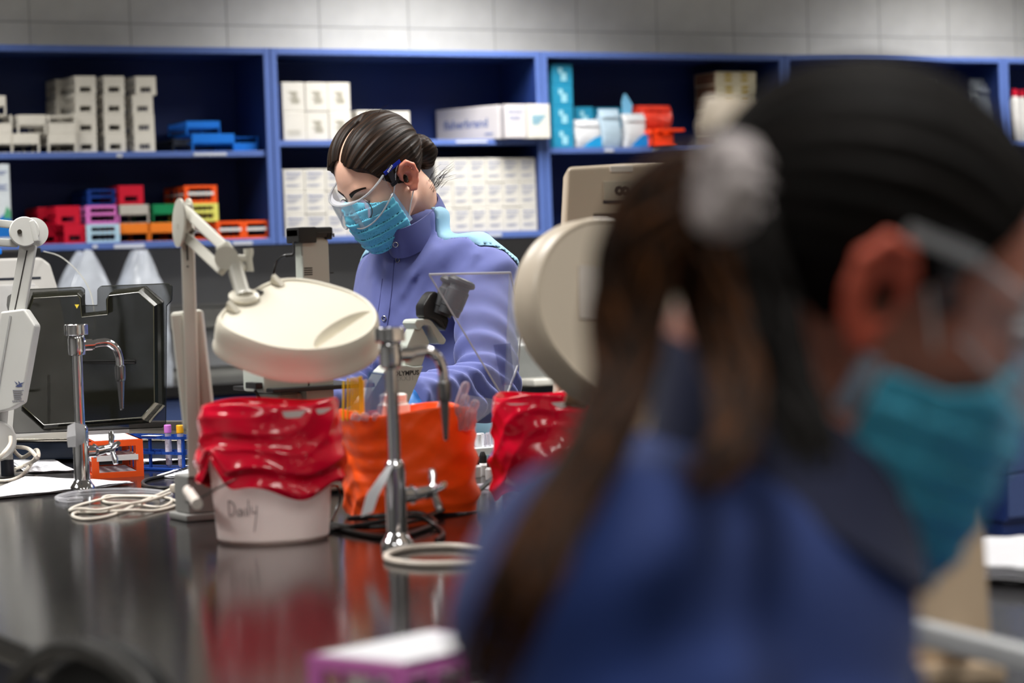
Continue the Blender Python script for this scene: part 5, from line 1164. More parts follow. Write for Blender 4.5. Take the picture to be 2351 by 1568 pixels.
# ================================================================== people
def cq(px, py, d): return np.array([(px - 1175.5) * d / FPX, (py - 784) * d / FPX, d])
def xform(g, M):
    """grid seen in the local frame of M (4x4, local -> grid space)"""
    I = np.array(M.inverted()); o = Field.__new__(Field); o.ax = g.ax
    o.X = (I[0, 0] * g.X + I[0, 1] * g.Y + I[0, 2] * g.Z + I[0, 3]).astype(np.float32); o.Y = (I[1, 0] * g.X + I[1, 1] * g.Y + I[1, 2] * g.Z + I[1, 3]).astype(np.float32); o.Z = (I[2, 0] * g.X + I[2, 1] * g.Y + I[2, 2] * g.Z + I[2, 3]).astype(np.float32); return o
def head_sdf(g, ears=True, face=True):
    f = ell(g, (-.006, 0, .046), (.099, .0755, .088))
    f = smin(f, ell(g, (.038, 0, .0), (.058, .064, .085)), .03)
    for s in (-1, 1):
        f = smin(f, chain(g, [(.004, s * .052, -.045), (.045, s * .036, -.085), (.082, s * .010, -.098)], [.020, .018, .016], .01), .03)
        f = smin(f, ell(g, (.060, s * .036, -.022), (.028, .024, .024)), .022)
    f = smin(f, ell(g, (.084, 0, -.098), (.016, .018, .015)), .014)
    f = smin(f, ell(g, (.052, 0, -.055), (.044, .044, .05)), .02)
    if face:
        for s in (-1, 1):
            f = smax(f, -ell(g, (.097, s * .031, .006), (.018, .019, .013)), .012)
            f = smin(f, ell(g, (.075, s * .031, .006), (.0125, .0155, .0125)), .004)
            f = smin(f, chain(g, [(.088, s * .012, .026), (.084, s * .032, .031), (.070, s * .050, .024)], [.007, .007, .006], .004), .012)
            f = smin(f, ell(g, (.103, s * .010, -.030), (.009, .006, .006)), .006)
        f = smin(f, chain(g, [(.088, 0, .022), (.098, 0, .0), (.110, 0, -.026)], [.008, .0075, .0105], .006), .010)
        f = smin(f, ell(g, (.092, 0, -.056), (.010, .021, .006)), .006); f = smin(f, ell(g, (.091, 0, -.066), (.010, .018, .006)), .006)
        f = smax(f, -ell(g, (.104, 0, -.061), (.008, .022, .0012)), .002)
    if ears:
        for s in (-1, 1):
            y = s * .0745
            e = ell(g, (-.010, y + s * .004, .0), (.019, .006, .029))
            e = smin(e, chain(g, [(.008, y + s * .002, .004), (.008, y + s * .005, .020), (-.001, y + s * .009, .031), (-.015, y + s * .013, .032), (-.026, y + s * .015, .018), (-.026, y + s * .014, .0), (-.018, y + s * .010, -.017), (-.008, y + s * .006, -.028), (-.001, y + s * .003, -.027)], [.004, .0045, .005, .0052, .005, .0048, .0048, .0068, .005], .003), .004)
            e = smin(e, chain(g, [(-.016, y + s * .010, .016), (-.017, y + s * .010, .0), (-.010, y + s * .009, -.013)], [.0035, .004, .0035], .003), .003)
            e = smax(e, -ell(g, (-.003, y + s * .0105, -.001), (.0100, .0125, .0135)), .003)
            e = smax(e, -ell(g, (-.010, y + s * .016, .018), (.0085, .006, .0065)), .003)
            f = smin(f, e, .006)
    return f
M_skin = mat('skin', (224, 178, 156), .5, var=.05, scale=18, bump=.06, bscale=400, sss=.12); M_skin2 = mat('warm skin', (172, 112, 94), .5, var=.06, scale=18, bump=.06, bscale=400, sss=.12)
M_ear1 = mat('pink skin', (218, 136, 112), .5, var=.05, sss=.15); M_ear2 = mat('flushed skin', (192, 88, 66), .5, var=.05, sss=.15)
M_jk = mat('periwinkle lab coat', (94, 102, 162), .8, var=.03, scale=40, bump=.08, bscale=900, sheen=.15); M_jkd = mat('periwinkle collar', (74, 80, 136), .8, var=.03, scale=40, bump=.08, bscale=900, sheen=.15)
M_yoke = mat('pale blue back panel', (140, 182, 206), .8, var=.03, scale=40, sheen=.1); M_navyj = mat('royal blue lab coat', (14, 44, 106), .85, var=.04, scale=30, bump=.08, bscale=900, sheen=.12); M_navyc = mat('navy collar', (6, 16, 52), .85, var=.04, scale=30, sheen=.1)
M_glove = mat('blue nitrile', (60, 128, 206), .45, var=.05, scale=30, bump=.1); M_trouser = mat('dark trousers', (34, 38, 52), .85, var=.06); M_shoe = mat('black shoe', (26, 26, 28), .5)
M_maskb = mat('blue face mask', (96, 196, 226), .75, var=.05, scale=40, bump=.12, bscale=500, sheen=.2); M_maskd = mat('teal face mask', (60, 164, 194), .75, var=.05, scale=40, bump=.12, bscale=500, sheen=.2)
M_loop = mat('white elastic', (226, 226, 226), .7); M_maskw = mat('pale mask lining', (176, 200, 226), .75)
def hairmat(name, a, b, c, dens=26, rough=.5, spec=.28):
    m = bpy.data.materials.new(name); m.use_nodes = True; nt = m.node_tree; N = nt.nodes; L = nt.links; p = N['Principled BSDF']
    at = N.new('ShaderNodeAttribute'); at.attribute_name = 'flow'; mp = N.new('ShaderNodeMapping'); mp.inputs['Scale'].default_value = (dens, 1.5, 1.5); L.new(at.outputs['Vector'], mp.inputs['Vector'])
    nz = N.new('ShaderNodeTexNoise'); nz.inputs['Scale'].default_value = 2.2; nz.inputs['Detail'].default_value = 5; L.new(mp.outputs[0], nz.inputs['Vector'])
    cr = N.new('ShaderNodeValToRGB'); e = cr.color_ramp.elements; e[0].position = .32; e[0].color = lin(a); e[1].position = .72; e[1].color = lin(c); k = e.new(.5); k.color = lin(b)
    L.new(nz.outputs['Fac'], cr.inputs[0]); L.new(cr.outputs[0], p.inputs['Base Color']); p.inputs['Roughness'].default_value = rough; p.inputs['Specular IOR Level'].default_value = spec
    bn = N.new('ShaderNodeBump'); bn.inputs['Strength'].default_value = .25; bn.inputs['Distance'].default_value = .002; L.new(nz.outputs['Fac'], bn.inputs['Height']); L.new(bn.outputs[0], p.inputs['Normal'])
    MATS[name] = m; return m
M_hair1 = hairmat('dark brown hair', (10, 6, 4), (26, 16, 10), (64, 40, 23), 26, .48, .2); M_hair2 = hairmat('very dark hair', (3, 2, 2), (7, 5, 4), (18, 12, 8), 26, .65, .08); M_pony = hairmat('brown ponytail hair', (10, 5, 3), (28, 15, 6), (100, 56, 18), 10, .6, .1)
def nonuni(lo, hi, fa, fb, hf, hc):
    """coarse axis with a fine stretch from fa to fb"""
    a = np.arange(fa, fb + hf, hf); l = np.arange(fa - hc, lo - hc, -hc)[::-1]; r = np.arange(a[-1] + hc, hi + hc, hc); return np.concatenate([l, a, r])
def body_frame_xyz(o): return np.array(o)
def flush(me, M, ear=None):
    """ears are pinker than the rest of the skin"""
    I = M.inverted(); me.materials.append(M_skin); me.materials.append(ear or M_ear1)
    co = np.array([(I @ v.co)[:] for v in me.vertices]); isE = (np.abs(co[:, 1]) > .074) & (np.abs(co[:, 0] + .008) < .024) & (np.abs(co[:, 2]) < .042)
    for p in me.polygons:
        if all(isE[i] for i in p.vertices): p.material_index = 1
def hit(me, px, py):
    """first point of a mesh (scene coordinates) seen along a line of sight, with its normal"""
    from mathutils.bvhtree import BVHTree
    t = BVHTree.FromPolygons([v.co[:] for v in me.vertices], [tuple(p.vertices) for p in me.polygons]); r = ray(px, py).normalized(); h = t.ray_cast(CAM, r)
    return (h[0], h[1]) if h[0] is not None else (P(px, py, 5.2), -r)
def glove_mesh(name, wrist, fwd, palm, curl=.5, side=1, sc=1.0):
    """gloved hand: wrist point, direction of the fingers, palm normal (the way the palm faces)"""
    x = Vector(fwd).normalized(); z = (Vector(palm) - x * Vector(palm).dot(x)).normalized(); y = z.cross(x) * side
    g = Field.box((-.05, -.065, -.03), (.20, .075, .09), .0032)
    f = ell(g, (.045, 0, 0), (.05, .040, .016)); f = smin(f, cap(g, (-.04, 0, 0), (.02, 0, 0), .028, .027), .02)
    for i, (yy, ln) in enumerate(((.030, .068), (.010, .078), (-.011, .072), (-.031, .056))):
        p = np.array([.082 - abs(i - 1.2) * .004, yy, .002]); a = 0; pts = [np.array([.04, yy * .8, 0]), p]
        for s in (.45, .32, .26):
            a += curl * (.55 + .15 * i); p = p + np.array([math.cos(a), yy * 1.2, math.sin(a)]) * ln * s; pts.append(p)
        f = smin(f, chain(g, pts, [.011, .0095, .0088, .0082, .007], .003), .004)
    tp = [(.012, .030, .004), (.035, .052, .014), (.058, .056, .028), (.076, .050, .040)]
    f = smin(f, chain(g, tp, [.014, .0118, .0102, .0088], .004), .008)
    co, q = nets(g, f)
    if side < 0: q = q[:, ::-1]
    M = frame(Vector(wrist), x, y, z) @ Matrix.Diagonal((sc, sc, sc, 1)); return npmesh(name, co, q, M, 1)
def mask_mesh(name, M, seed=1, side0=.036):
    g = Field.box((-.01, -.09, -.145), (.15, .09, .04), .0026)
    h = smin(head_sdf(g, False, True) - .006, ell(g, (.060, 0, -.056), (.062, .056, .066)), .03) - .0015
    t = (g.Z + .03 + .012 * np.abs(g.Y) / .06 * 0) / .0215
    saw = (t - np.floor(t)); h = h - .0034 * (saw * (g.X > .0)) - .0012 * np.sin(g.Y * 95 + 18 * g.Z + seed) * np.clip((g.X - .02) / .05, 0, 1)
    sh = np.maximum(h, -(h + .0035))
    # side edge leans from the cheek down to the jaw; top edge runs from the nose bridge to the cheek; bottom edge tucks under the chin
    side = (side0 + (-.088 - g.Z) * -.14) - g.X
    topz = -.004 + .020 * np.clip((g.X - .06) / .05, 0, 1.2) - .010 * np.clip(np.abs(g.Y) / .06, 0, 1)
    V = np.maximum(np.maximum(sh, side), np.maximum(g.Z - topz, (-.118 - .10 * (g.X - .085)) - g.Z + 0 * g.X))
    co, q = nets(g, V); return npmesh(name, co, q, M, 1)
def flow_scalp(co):
    """strands run from the front hairline back to the knot: angle about the front-to-back axis"""
    a = np.arctan2(co[:, 1], co[:, 2] - .02); return np.stack([a, co[:, 0] * 4, np.hypot(co[:, 1], co[:, 2])], 1)

def headgear(MH, person, mm, spec, M_gog, M_gogr, M_tip=None, side0=.036, MK=None):
    MK = MK or MH
    # face mask with loops
    mk = part('face_mask', mask_mesh('face_mask', MK, 1, side0), mm, person)
    for s in (-1, 1):
        part('ear_loop', MB().tube(catmull([MH @ Vector((.040, s * .0665, -.016)), MH @ Vector((.026, s * .075, .006)), MH @ Vector((.010, s * .0795, .030)), MH @ Vector((-.004, s * .081, .037))], 6), .0014, 6), M_loop, mk)
        part('ear_loop', MB().tube(catmull([MH @ Vector((.034, s * .060, -.083)), MH @ Vector((.014, s * .070, -.055)), MH @ Vector((-.006, s * .080, -.028))], 6), .0014, 6), M_loop, mk)
        rows = [[MK @ Vector((side0 + .010 - .012 * (i / 6) - v * .010, s * (.0665 - .0065 * (i / 6) + .0012), -.010 - .078 * i / 6)) for v in (0, .5, 1)] for i in range(7)]
        part('side_binding', MB().grid(rows, .0012), M_maskw, mk)
    # eyeglasses worn under the goggles
    M_rimb = mat('dark spectacle rim', (22, 22, 30), .3); M_glass = film('spectacle lens', (206, 190, 214), .12, .03, .8)
    for s in ((-1, 1) if spec else ()):
        fr_ = MH @ frame(Vector((.1045 - .004, s * .033, -.010)), Vector((0, 1, 0)), Vector((-.28, 0, .96)), Vector((.96, -.0, .28)))
        ring = [fr_ @ Vector((.0245 * math.cos(k * math.pi / 20), .0225 * math.sin(k * math.pi / 20), -.004 * math.cos(k * math.pi / 20) * s)) for k in range(40)]
        o = part('spectacle_rim', MB().tube(ring, .0011, 6, True), M_rimb, person); part('spectacle_lens', MB().lathe([(.0005, .0012), (.012, .0009), (.0242, 0)], 28, fr_ @ Matrix.Diagonal((1, .92, 1, 1)), False), M_glass, o)
    if spec: part('spectacle_bridge', MB().tube([MH @ Vector((.106, -.010, -.004)), MH @ Vector((.110, 0, .0)), MH @ Vector((.106, .010, -.004))], .001, 6), M_rimb, person)
    # safety goggles: wrap round front, brow bar, side arms
    def gt(x, y, z): return MH @ Vector((x, y, z + .014 - .34 * (x - .045)))
    def gp(a, z): return gt(.032 + .098 * max(0, math.cos(a)) ** .55 - .11 * max(0, z - .012), .0815 * math.sin(a), z)
    angs = [(-88 + 176 * i / 44) * math.pi / 180 for i in range(45)]
    def gz(a, v):
        lo = -.030 + .016 * math.exp(-(a / .22) ** 2) + .010 * (abs(a) / 1.54) ** 3; hi = .031 - .006 * (abs(a) / 1.54) ** 2; return lo + (hi - lo) * v
    rows = [[gp(a, gz(a, v / 8)) for a in angs] for v in range(9)]
    go = part('goggles', MB().grid(rows, .0018), M_gog, person, label='clear wrap round safety goggles')
    part('goggle_rim', MB().tube([gp(a, gz(a, 1)) for a in angs], .0024, 8), M_gogr, go); part('goggle_rim', MB().tube([gp(a, gz(a, 0)) for a in angs], .0017, 8), M_gogr, go)
    part('brow_shelf', MB().grid([[gp(a, gz(a, 1)) for a in angs], [gp(a, gz(a, 1)) - MH.to_3x3() @ Vector((1, 0, 0)) * (.016 * max(.1, math.cos(a)))  for a in angs]], .0015), M_gog, go)
    M_arm = film('smoky goggle arm', (60, 58, 66), .62, .08, .8); M_tipb = mat('blue goggle arm', (22, 40, 150), .3)
    for s in (-1, 1):
        part('goggle_arm', MB().grid([[gt(.036, s * .0815, .027), gt(.052 - .03, s * .0830, .029), gt(.020, s * .0835, .027)], [gt(.036, s * .0815, -.012), gt(.026, s * .0835, -.004), gt(.021, s * .0835, .016)]], .0022), M_arm, go)
        part('arm_tip', MB().bar(gt(.043, s * .0835, .0255), gt(-.006, s * .0845, .010), .0032, .0085, tuple(MH.to_3x3() @ Vector((0, 0, 1))), .001), M_tip or M_tipb, go)
        part('hinge', MB().rbox(.026, .040, -.003, .003, -.005, .004, .001, 1, MH @ Matrix.Translation((0, s * .082, .010))), M_rimb, go)
    m = MB(); pf = frame(gt(.026, .0866, .0222), MH.to_3x3() @ Vector((-.955, 0, .295)), MH.to_3x3() @ Vector((.295, 0, .955)), MH.to_3x3() @ Vector((0, 1, 0)))
    for i in range(5): m.box(-.010 + .004 * i, -.0072 + .004 * i, -.002, .002, 0, .0003, pf)
    part('print', m, mat('white print', (220, 220, 226), .5), go, smooth=False)

# ------------------------------------------------------------------ standing worker
DW = 5.21
HC = P(882.5, 412, DW)
hf = cvec(-.648, .588, -.484); hl = cvec(.615, .028, -.788); hf.normalize(); hl = (hl - hf * hl.dot(hf)).normalized(); hu = hf.cross(hl)
MH = frame(HC, hf, hl, hu)                                       # head frame in the scene
feet = P(985, 1000, 5.33); person1 = thing('person', 'standing person in a periwinkle lab coat, goggles and blue mask, looking down at a microscope', 'person', (feet.x, feet.y, 0))
CI = CAMF.inverted(); MHc = CI @ MH                              # head frame in camera space, where the body is laid out
Lv = np.array([.70, 0, -.71]); Fv = np.array([-.71, 0, -.70]); Dn = np.array(CI.to_3x3() @ Vector((0, 0, -1)))
Lv = Lv - Dn * Lv.dot(Dn); Lv /= np.linalg.norm(Lv); Fv = np.cross(Lv, -Dn); Fv = Fv if Fv[0] < 0 else -Fv
RB = np.stack([Lv, Fv, -Dn], 1)                                   # columns: her left, her front, up
nk = cq(962, 545, 5.30); shL = cq(1108, 622, 5.17); shR = cq(886, 628, 5.44); elL = cq(1118, 893, 5.02); wrL = cq(938, 918, 4.78); elR = cq(832, 865, 5.28); wrR = cq(696, 914, 4.97)
chest = cq(985, 720, 5.31); hips = cq(988, 1040, 5.34)
floor_y = lambda p: p + Dn * ((np.array(CAMF) @ np.append(p, 1))[2])     # drop a point to the floor
hipL = hips + Lv * .085 + Dn * .06; hipR = hips - Lv * .085 + Dn * .06; anL = floor_y(hips + Lv * .10) - Dn * .085; anR = floor_y(hips - Lv * .10 + Fv * .03) - Dn * .085
knL = (hipL + anL) / 2 + Fv * .02; knR = (hipR + anR) / 2 + Fv * .03
hc = np.array(MHc.translation)
fl = anL + Dn * .1
g = Field(nonuni(-.62, .16, hc[0] - .17, hc[0] + .15, .003, .014), nonuni(hc[1] - .20, float(fl[1]) + .05, hc[1] - .17, hc[1] + .19, .003, .014), nonuni(4.70, 5.72, hc[2] - .16, hc[2] + .17, .003, .014))
gh = xform(g, MHc); f = head_sdf(gh)
f = smin(f, chain(g, [np.array(MHc @ Vector((-.030, 0, -.005))), np.array(MHc @ Vector((-.038, 0, -.07))), nk + Dn * .045], [.050, .050, .050], .02), .022)
f = smin(f, chain(g, [shL, nk + Dn * .065, shR], [.045, .045, .045], .03), .03); f = smin(f, ell(g, chest, (.15, .095, .18), RB.tolist()), .03); f = smin(f, ell(g, hips, (.15, .11, .2), RB.tolist()), .04)
for a, b, c in ((shL, elL, wrL), (shR, elR, wrR)): f = smin(f, chain(g, [a, b, c], [.045, .038, .027], .01), .02)
for a, b, c in ((hipL, knL, anL), (hipR, knR, anR)):
    f = smin(f, chain(g, [a, b, c], [.08, .055, .04], .02), .03); f = smin(f, cap(g, c + Dn * .05, c + Dn * .055 + Fv * .13, .035, .03), .02)
co, q = nets(g, f); me = npmesh('body', co, q, CAMF, 1); flush(me, CAMF @ MHc); bodyme = me; part('body', me, M_skin, person1)
# lab coat
g = Field.box((-.54, -.34, 4.66), (.16, .62, 5.74), .0062)
f = chain(g, [shL, nk + Dn * .056, shR], [.068, .071, .064], .03)
f = smin(f, cap(g, nk + Dn * .045, (cq(906, 592, 5.19) + cq(1016, 484, 5.33)) / 2, .074, .066), .03)
f = smin(f, ell(g, chest, (.182, .122, .195), RB.tolist()), .045)
f = smin(f, ell(g, cq(985, 960, 5.33), (.168, .125, .36), RB.tolist()), .06)
fold = .0115 * np.sin((g.X * .55 + g.Y * .72 - g.Z * .2) * 62 + 2.2 * wob(g, 3, 9)) * np.clip((g.X + .23) / .1, 0, 1) * np.clip(.35 - g.Y, 0, 1) * 2
fold = fold + .0075 * np.sin(g.X * 105 + g.Z * 50 + 8 * g.Y + 2.5 * wob(g, 4, 12)) * np.clip((-.26 - g.X) / .05, 0, 1)
f = f + fold
for k, (a, b, c, r) in enumerate(((shL, elL, wrL, (.067, .062, .050)), (shR, elR, wrR, (.060, .056, .044)))):
    arm = chain(g, [a, b, c], list(r), .02)
    d = (b - a) / np.linalg.norm(b - a); e = (c - b) / np.linalg.norm(c - b)
    s = (g.X - b[0]) * d[0] + (g.Y - b[1]) * d[1] + (g.Z - b[2]) * d[2]; s2 = (g.X - b[0]) * e[0] + (g.Y - b[1]) * e[1] + (g.Z - b[2]) * e[2]
    w = np.exp(-(s / .14) ** 2)
    arm = arm - .0085 * w * np.sin(s * 105 + s2 * 60 + 2.6 * wob(g, 11 + k, 14)) - .006 * np.sin((g.X * .5 + g.Y) * 70 + 3 * wob(g, 21 + k, 10)) * np.clip(s2 / .1, 0, 1)
    f = smin(f, arm, .022)
f = f + .0022 * wob(g, 8, 30)
for x0, y0, x1, y1, am, w_ in ((1093, 583, 1047, 632, .007, .011), (1070, 600, 1030, 660, -.005, .010), (998, 567, 948, 632, .006, .011), (948, 632, 925, 671, .005, .010), (963, 632, 925, 701, -.005, .010), (1015, 640, 960, 735, .006, .013), (1040, 700, 975, 800, .006, .014), (864, 575, 848, 632, .005, .007), (879, 594, 871, 652, -.005, .008), (848, 594, 833, 644, -.005, .008), (856, 650, 846, 730, .005, .008), (905, 720, 890, 850, -.004, .012), (1075, 640, 1060, 720, .006, .012)):
    a, b = cq(x0, y0, 5.2), cq(x1, y1, 5.2); d = cap(type('G', (), dict(X=g.X * (5.2 / g.Z), Y=g.Y * (5.2 / g.Z), Z=0 * g.Z + 5.2)), a, b, 0.0); f = f - am * np.exp(-(d / w_) ** 2) * np.clip((5.36 - g.Z) / .06, 0, 1)
inner = chain(g, [np.array(MHc @ Vector((-.03, 0, .0))), np.array(MHc @ Vector((-.038, 0, -.06))), nk + Dn * .015], [.052, .054, .056], .02)
f = smax(f, -inner, .004)                                        # neck opening
f = np.maximum(f, g.Y - .585 - .04 * g.X)                        # hem
for c, b in ((wrL, elL), (wrR, elR)):                            # cuffs end at the wrist
    e = (c - b) / np.linalg.norm(c - b); pl_ = (g.X - c[0]) * e[0] + (g.Y - c[1]) * e[1] + (g.Z - c[2]) * e[2]; near = np.sqrt((g.X - c[0]) ** 2 + (g.Y - c[1]) ** 2 + (g.Z - c[2]) ** 2) < .09
    f = np.where(near, np.maximum(f, pl_ - .004), f)
def bodyco(v): return (g.X - chest[0]) * v[0] + (g.Y - chest[1]) * v[1] + (g.Z - chest[2]) * v[2]
bs = -bodyco(Fv) + .046                                            # behind this surface lies the back panel
for a, b, r in ((shL, elL, .084), (shR, elR, .078)):
    ax_ = b - a; bs = smin(bs, np.maximum(cap(g, a + ax_ * .12, b, r), -1.0), .01)
for a, b in ((elL, wrL), (elR, wrR)): bs = np.minimum(bs, cap(g, a, b, .085))
co, q = nets(g, f); whole = npmesh('coat', co, q, CAMF, 1)
co, q = nets(g, np.maximum(f, bs)); o1 = part('lab_coat', npmesh('lab_coat', co, q, CAMF, 1), M_jk, person1)
co, q = nets(g, np.maximum(f, .0004 - bs)); part('back_panel', npmesh('back_panel', co, q, CAMF, 1), M_yoke, o1, label='pale blue back panel of the coat')
# collar band
e1 = cq(906, 592, 5.19) - cq(1016, 484, 5.33); e1 = e1 / 2; c0 = (cq(906, 592, 5.19) + cq(1016, 484, 5.33)) / 2 + np.array([.0, .0, .0]); e2 = Lv * .058 + Dn * .012
axn = np.array(MHc @ Vector((-.036, 0, -.03))) - nk; axn /= np.linalg.norm(axn)
rows = []
for i in range(9):
    u = i / 8; row = []
    for j in range(64):
        a = 2 * math.pi * j / 64; s = 1 - .10 * u + .02 * math.sin(u * 3.1)
        hh = .058 * u * (1 + .10 * math.cos(a)); p = c0 + (e1 * math.cos(a) + e2 * math.sin(a)) * s * (1 + .012 * math.sin(3 * a)) + axn * hh
        row.append(CAMF @ Vector(p))
    rows.append(row)
col_ = MB().grid(rows, .0045, True); cm = part('collar', col_, M_jkd, o1, angle=60)
fp, fn = hit(whole, 905, 600)
# placket fold and snaps
pk = [hit(whole, x, y) for x, y in ((905, 598), (902, 640), (897, 690), (890, 740), (884, 790), (880, 840), (878, 880))]
part('placket_seam', MB().tube(catmull([p[0] + p[1] * .0004 for p in pk], 5), .0011, 6), M_jkd, o1)
pk2 = [hit(whole, x, y) for x, y in ((878, 640), (872, 690), (864, 740), (858, 790), (854, 850))]
part('placket_seam', MB().tube(catmull([p[0] + p[1] * .0003 for p in pk2], 5), .0009, 6), M_jkd, o1)
M_snap = mat('silver snap', (190, 188, 186), .25, 1)
for i, (x, y) in enumerate(((908, 562), (914, 597), (882, 731), (876, 860))):
    p, n = hit(whole, x, y) if i else (CAMF @ Vector(c0 + e1 * 1.0 * math.cos(.35) + e2 * math.sin(.35) + axn * .026), (CAMF.to_3x3() @ Vector(e1 * .7 + e2)).normalized())
    if i == 0: p = P(908, 562, 5.168); n = (CAM - p).normalized()
    fr_ = zframe(p + n * .0015, n); ring = [fr_ @ Vector((.0052 * math.cos(k * math.pi / 12), .0052 * math.sin(k * math.pi / 12), 0)) for k in range(24)]
    part('snap', MB().tube(ring, .0011, 6, True), M_snap, o1)
# trousers and shoes
g = Field.box((-.5, .38, 5.0), (.16, float(fl[1]) + .03, 5.66), .014)
f = ell(g, hips, (.165, .12, .2), RB.tolist())
for a, b, c in ((hipL, knL, anL), (hipR, knR, anR)): f = smin(f, chain(g, [a, b, c], [.09, .07, .06], .03), .03)
hz_ = g.X * Dn[0] + g.Y * Dn[1] + g.Z * Dn[2]; f = np.maximum(f, hz_ - float(anL @ Dn) - .035)
co, q = nets(g, f); part('trousers', npmesh('trousers', co, q, CAMF, 1), M_trouser, person1)
for c in (anL, anR):
    g = Field.box(c + np.array([-.19, -.05, -.19]), c + np.array([.14, .12, .14]), .007)
    f = smin(cap(g, c + Dn * .035 - Fv * .03, c + Dn * .045 + Fv * .15, .043, .040), cap(g, c, c + Dn * .04, .045, .045), .02); hz_ = g.X * Dn[0] + g.Y * Dn[1] + g.Z * Dn[2]; f = np.maximum(f, hz_ - float(c @ Dn) - .0835)
    co, q = nets(g, f); part('shoe', npmesh('shoe', co, q, CAMF, 1), M_shoe, person1)
# gloves
wv = lambda p: CAMF @ Vector(p)
part('glove', glove_mesh('glove', wv(wrL), wv(wrL) - wv(elL) + Vector((0, 0, -.10)), Vector((0, 0, -1)) + cvec(-.3, 0, 0), .42, -1), M_glove, person1)
part('glove', glove_mesh('glove', wv(wrR), wv(wrR) - wv(elR) + Vector((0, 0, -.05)), Vector((0, 0, -1)), .35, 1), M_glove, person1)
# hair: combed back from a parting to a knot
g = Field.box((-.17, -.105, -.10), (.13, .105, .16), .0022)
h0 = head_sdf(g, False, False); ang_ = np.arctan2(g.Y, g.Z - .02)
ridge = .0009 * np.sin(ang_ * 34 + 3 * wob(g, 31, 25)) + .0006 * np.sin(ang_ * 71 + 4 * wob(g, 32, 30))
tp_ = np.clip((g.X + .035) / .03, 0, 1) * np.clip((g.Z - .02) / .03, 0, 1); yy_ = np.clip((np.abs(g.Y - .004) - .003) / .030, 0, 1); yy_ = yy_ ** .6
ft_ = .42 + .58 * np.clip(np.maximum((g.Z - .022) / .03, (-.030 - g.X) / .02), 0, 1)
sh = h0 - ft_ * ((.0095 + .006 * np.clip((g.Z - .02) / .1, 0, 1)) * (1 - tp_ + tp_ * yy_)) + ridge
zc = np.array([-.10, -.065, -.045, -.02, .012, .035, .055, .072, .088, .10, .2], np.float32); xc = np.array([-.06, -.048, -.032, -.022, .012, .040, .057, .068, .078, .13, .3], np.float32)
line = np.interp(g.Z + .48 * np.maximum(np.abs(g.Y) - .006, 0) - .010, zc, xc).astype(np.float32) - .006 * np.sin(np.abs(g.Y) * 120)
V = smax(sh, g.X - line, .006); V = np.maximum(V, -(h0 + .002))
V = np.maximum(V, -.075 - g.Z - .25 * (g.X + .08))
part_y = .004; V = smax(V, -(np.sqrt((g.Y - part_y) ** 2 + 0) - .0032 + np.where((g.X > -.015) & (g.Z > .03), 0, 1)), .004)
knot = ell(g, (-.112, .004, -.002), (.030, .042, .040)); kr = np.arctan2(g.Y - .004, g.Z + .002)
knot = knot + .0022 * np.sin(kr * 3 + np.hypot(g.Y, g.Z + .002) * 190 + (g.X + .11) * 60) + .0008 * np.sin(kr * 23 + 160 * np.hypot(g.Y, g.Z))
V = smin(V, knot, .008)
co, q = nets(g, V); hair = npmesh('hair', co, q, MH, 1, {'flow': flow_scalp}); ho = part('hair', hair, M_hair1, person1)
r = random.Random(5); m = MB()
for i in range(26):
    a = Vector((-.055 - .03 * r.random(), .045 + .02 * r.random(), -.045 - .03 * r.random())); d = Vector((-.03 - .03 * r.random(), .01 * r.random(), -.004 + .022 * r.random()))
    m.tube([MH @ a, MH @ (a + d * .5 + Vector((0, 0, .004))), MH @ (a + d + Vector((0, 0, -.006 * r.random())))], [.0005, .0004, .0002], 4)
for i in range(20):
    an = -1.2 + 2.4 * r.random(); x = .04 - .12 * r.random(); a = Vector((x, .082 * math.sin(an), .045 + .092 * math.cos(an))); m.tube([MH @ a, MH @ (a * 1.03 + Vector((-.012, 0, .002))), MH @ (a * 1.035 + Vector((-.030, 0, -.002)))], [.0004, .0004, .0002], 4)
o = part('loose_strands', m, M_hair1, ho); o['kind'] = 'stuff'
# brows and lashes lie on the skin
from mathutils.bvhtree import BVHTree
bt = BVHTree.FromPolygons([v.co[:] for v in bodyme.vertices], [tuple(p.vertices) for p in bodyme.polygons]); Bo = Vector(ROOT[person1.name])
def face_at(y, z, up_=.0006):
    o_ = MH @ Vector((.2, y, z)) - Bo; h = bt.ray_cast(o_, -(MH.to_3x3() @ Vector((1, 0, 0))).normalized()); return (h[0] + Bo + (MH.to_3x3() @ Vector((1, 0, 0))) * up_) if h[0] is not None else MH @ Vector((.09, y, z))
for s in (-1, 1):
    rows = []
    for i in range(11):
        u = i / 10; y = s * (.012 + .040 * u); z = .024 + .009 * math.sin(u * 2.3); w_ = .0048 * (1 - u * .75)
        rows.append([face_at(y, z + v * w_, .0014 - .0008 * abs(v)) for v in (-1, -.3, .3, 1)])
    part('eyebrow', MB().grid(rows, .0012), M_hair1, person1)
    part('eyelash_line', MB().tube(catmull([face_at(s * (.018 + .026 * u), .0 - .004 * math.sin(u * 3.1)) for u in (0, .25, .5, .75, 1)], 4), .0011, 5), M_hair1, person1)
headgear(MH, person1, M_maskb, True, film('clear goggle', (214, 214, 220), .05, .03, .7), film('clear goggle rim', (190, 192, 196), .5, .06, .9))
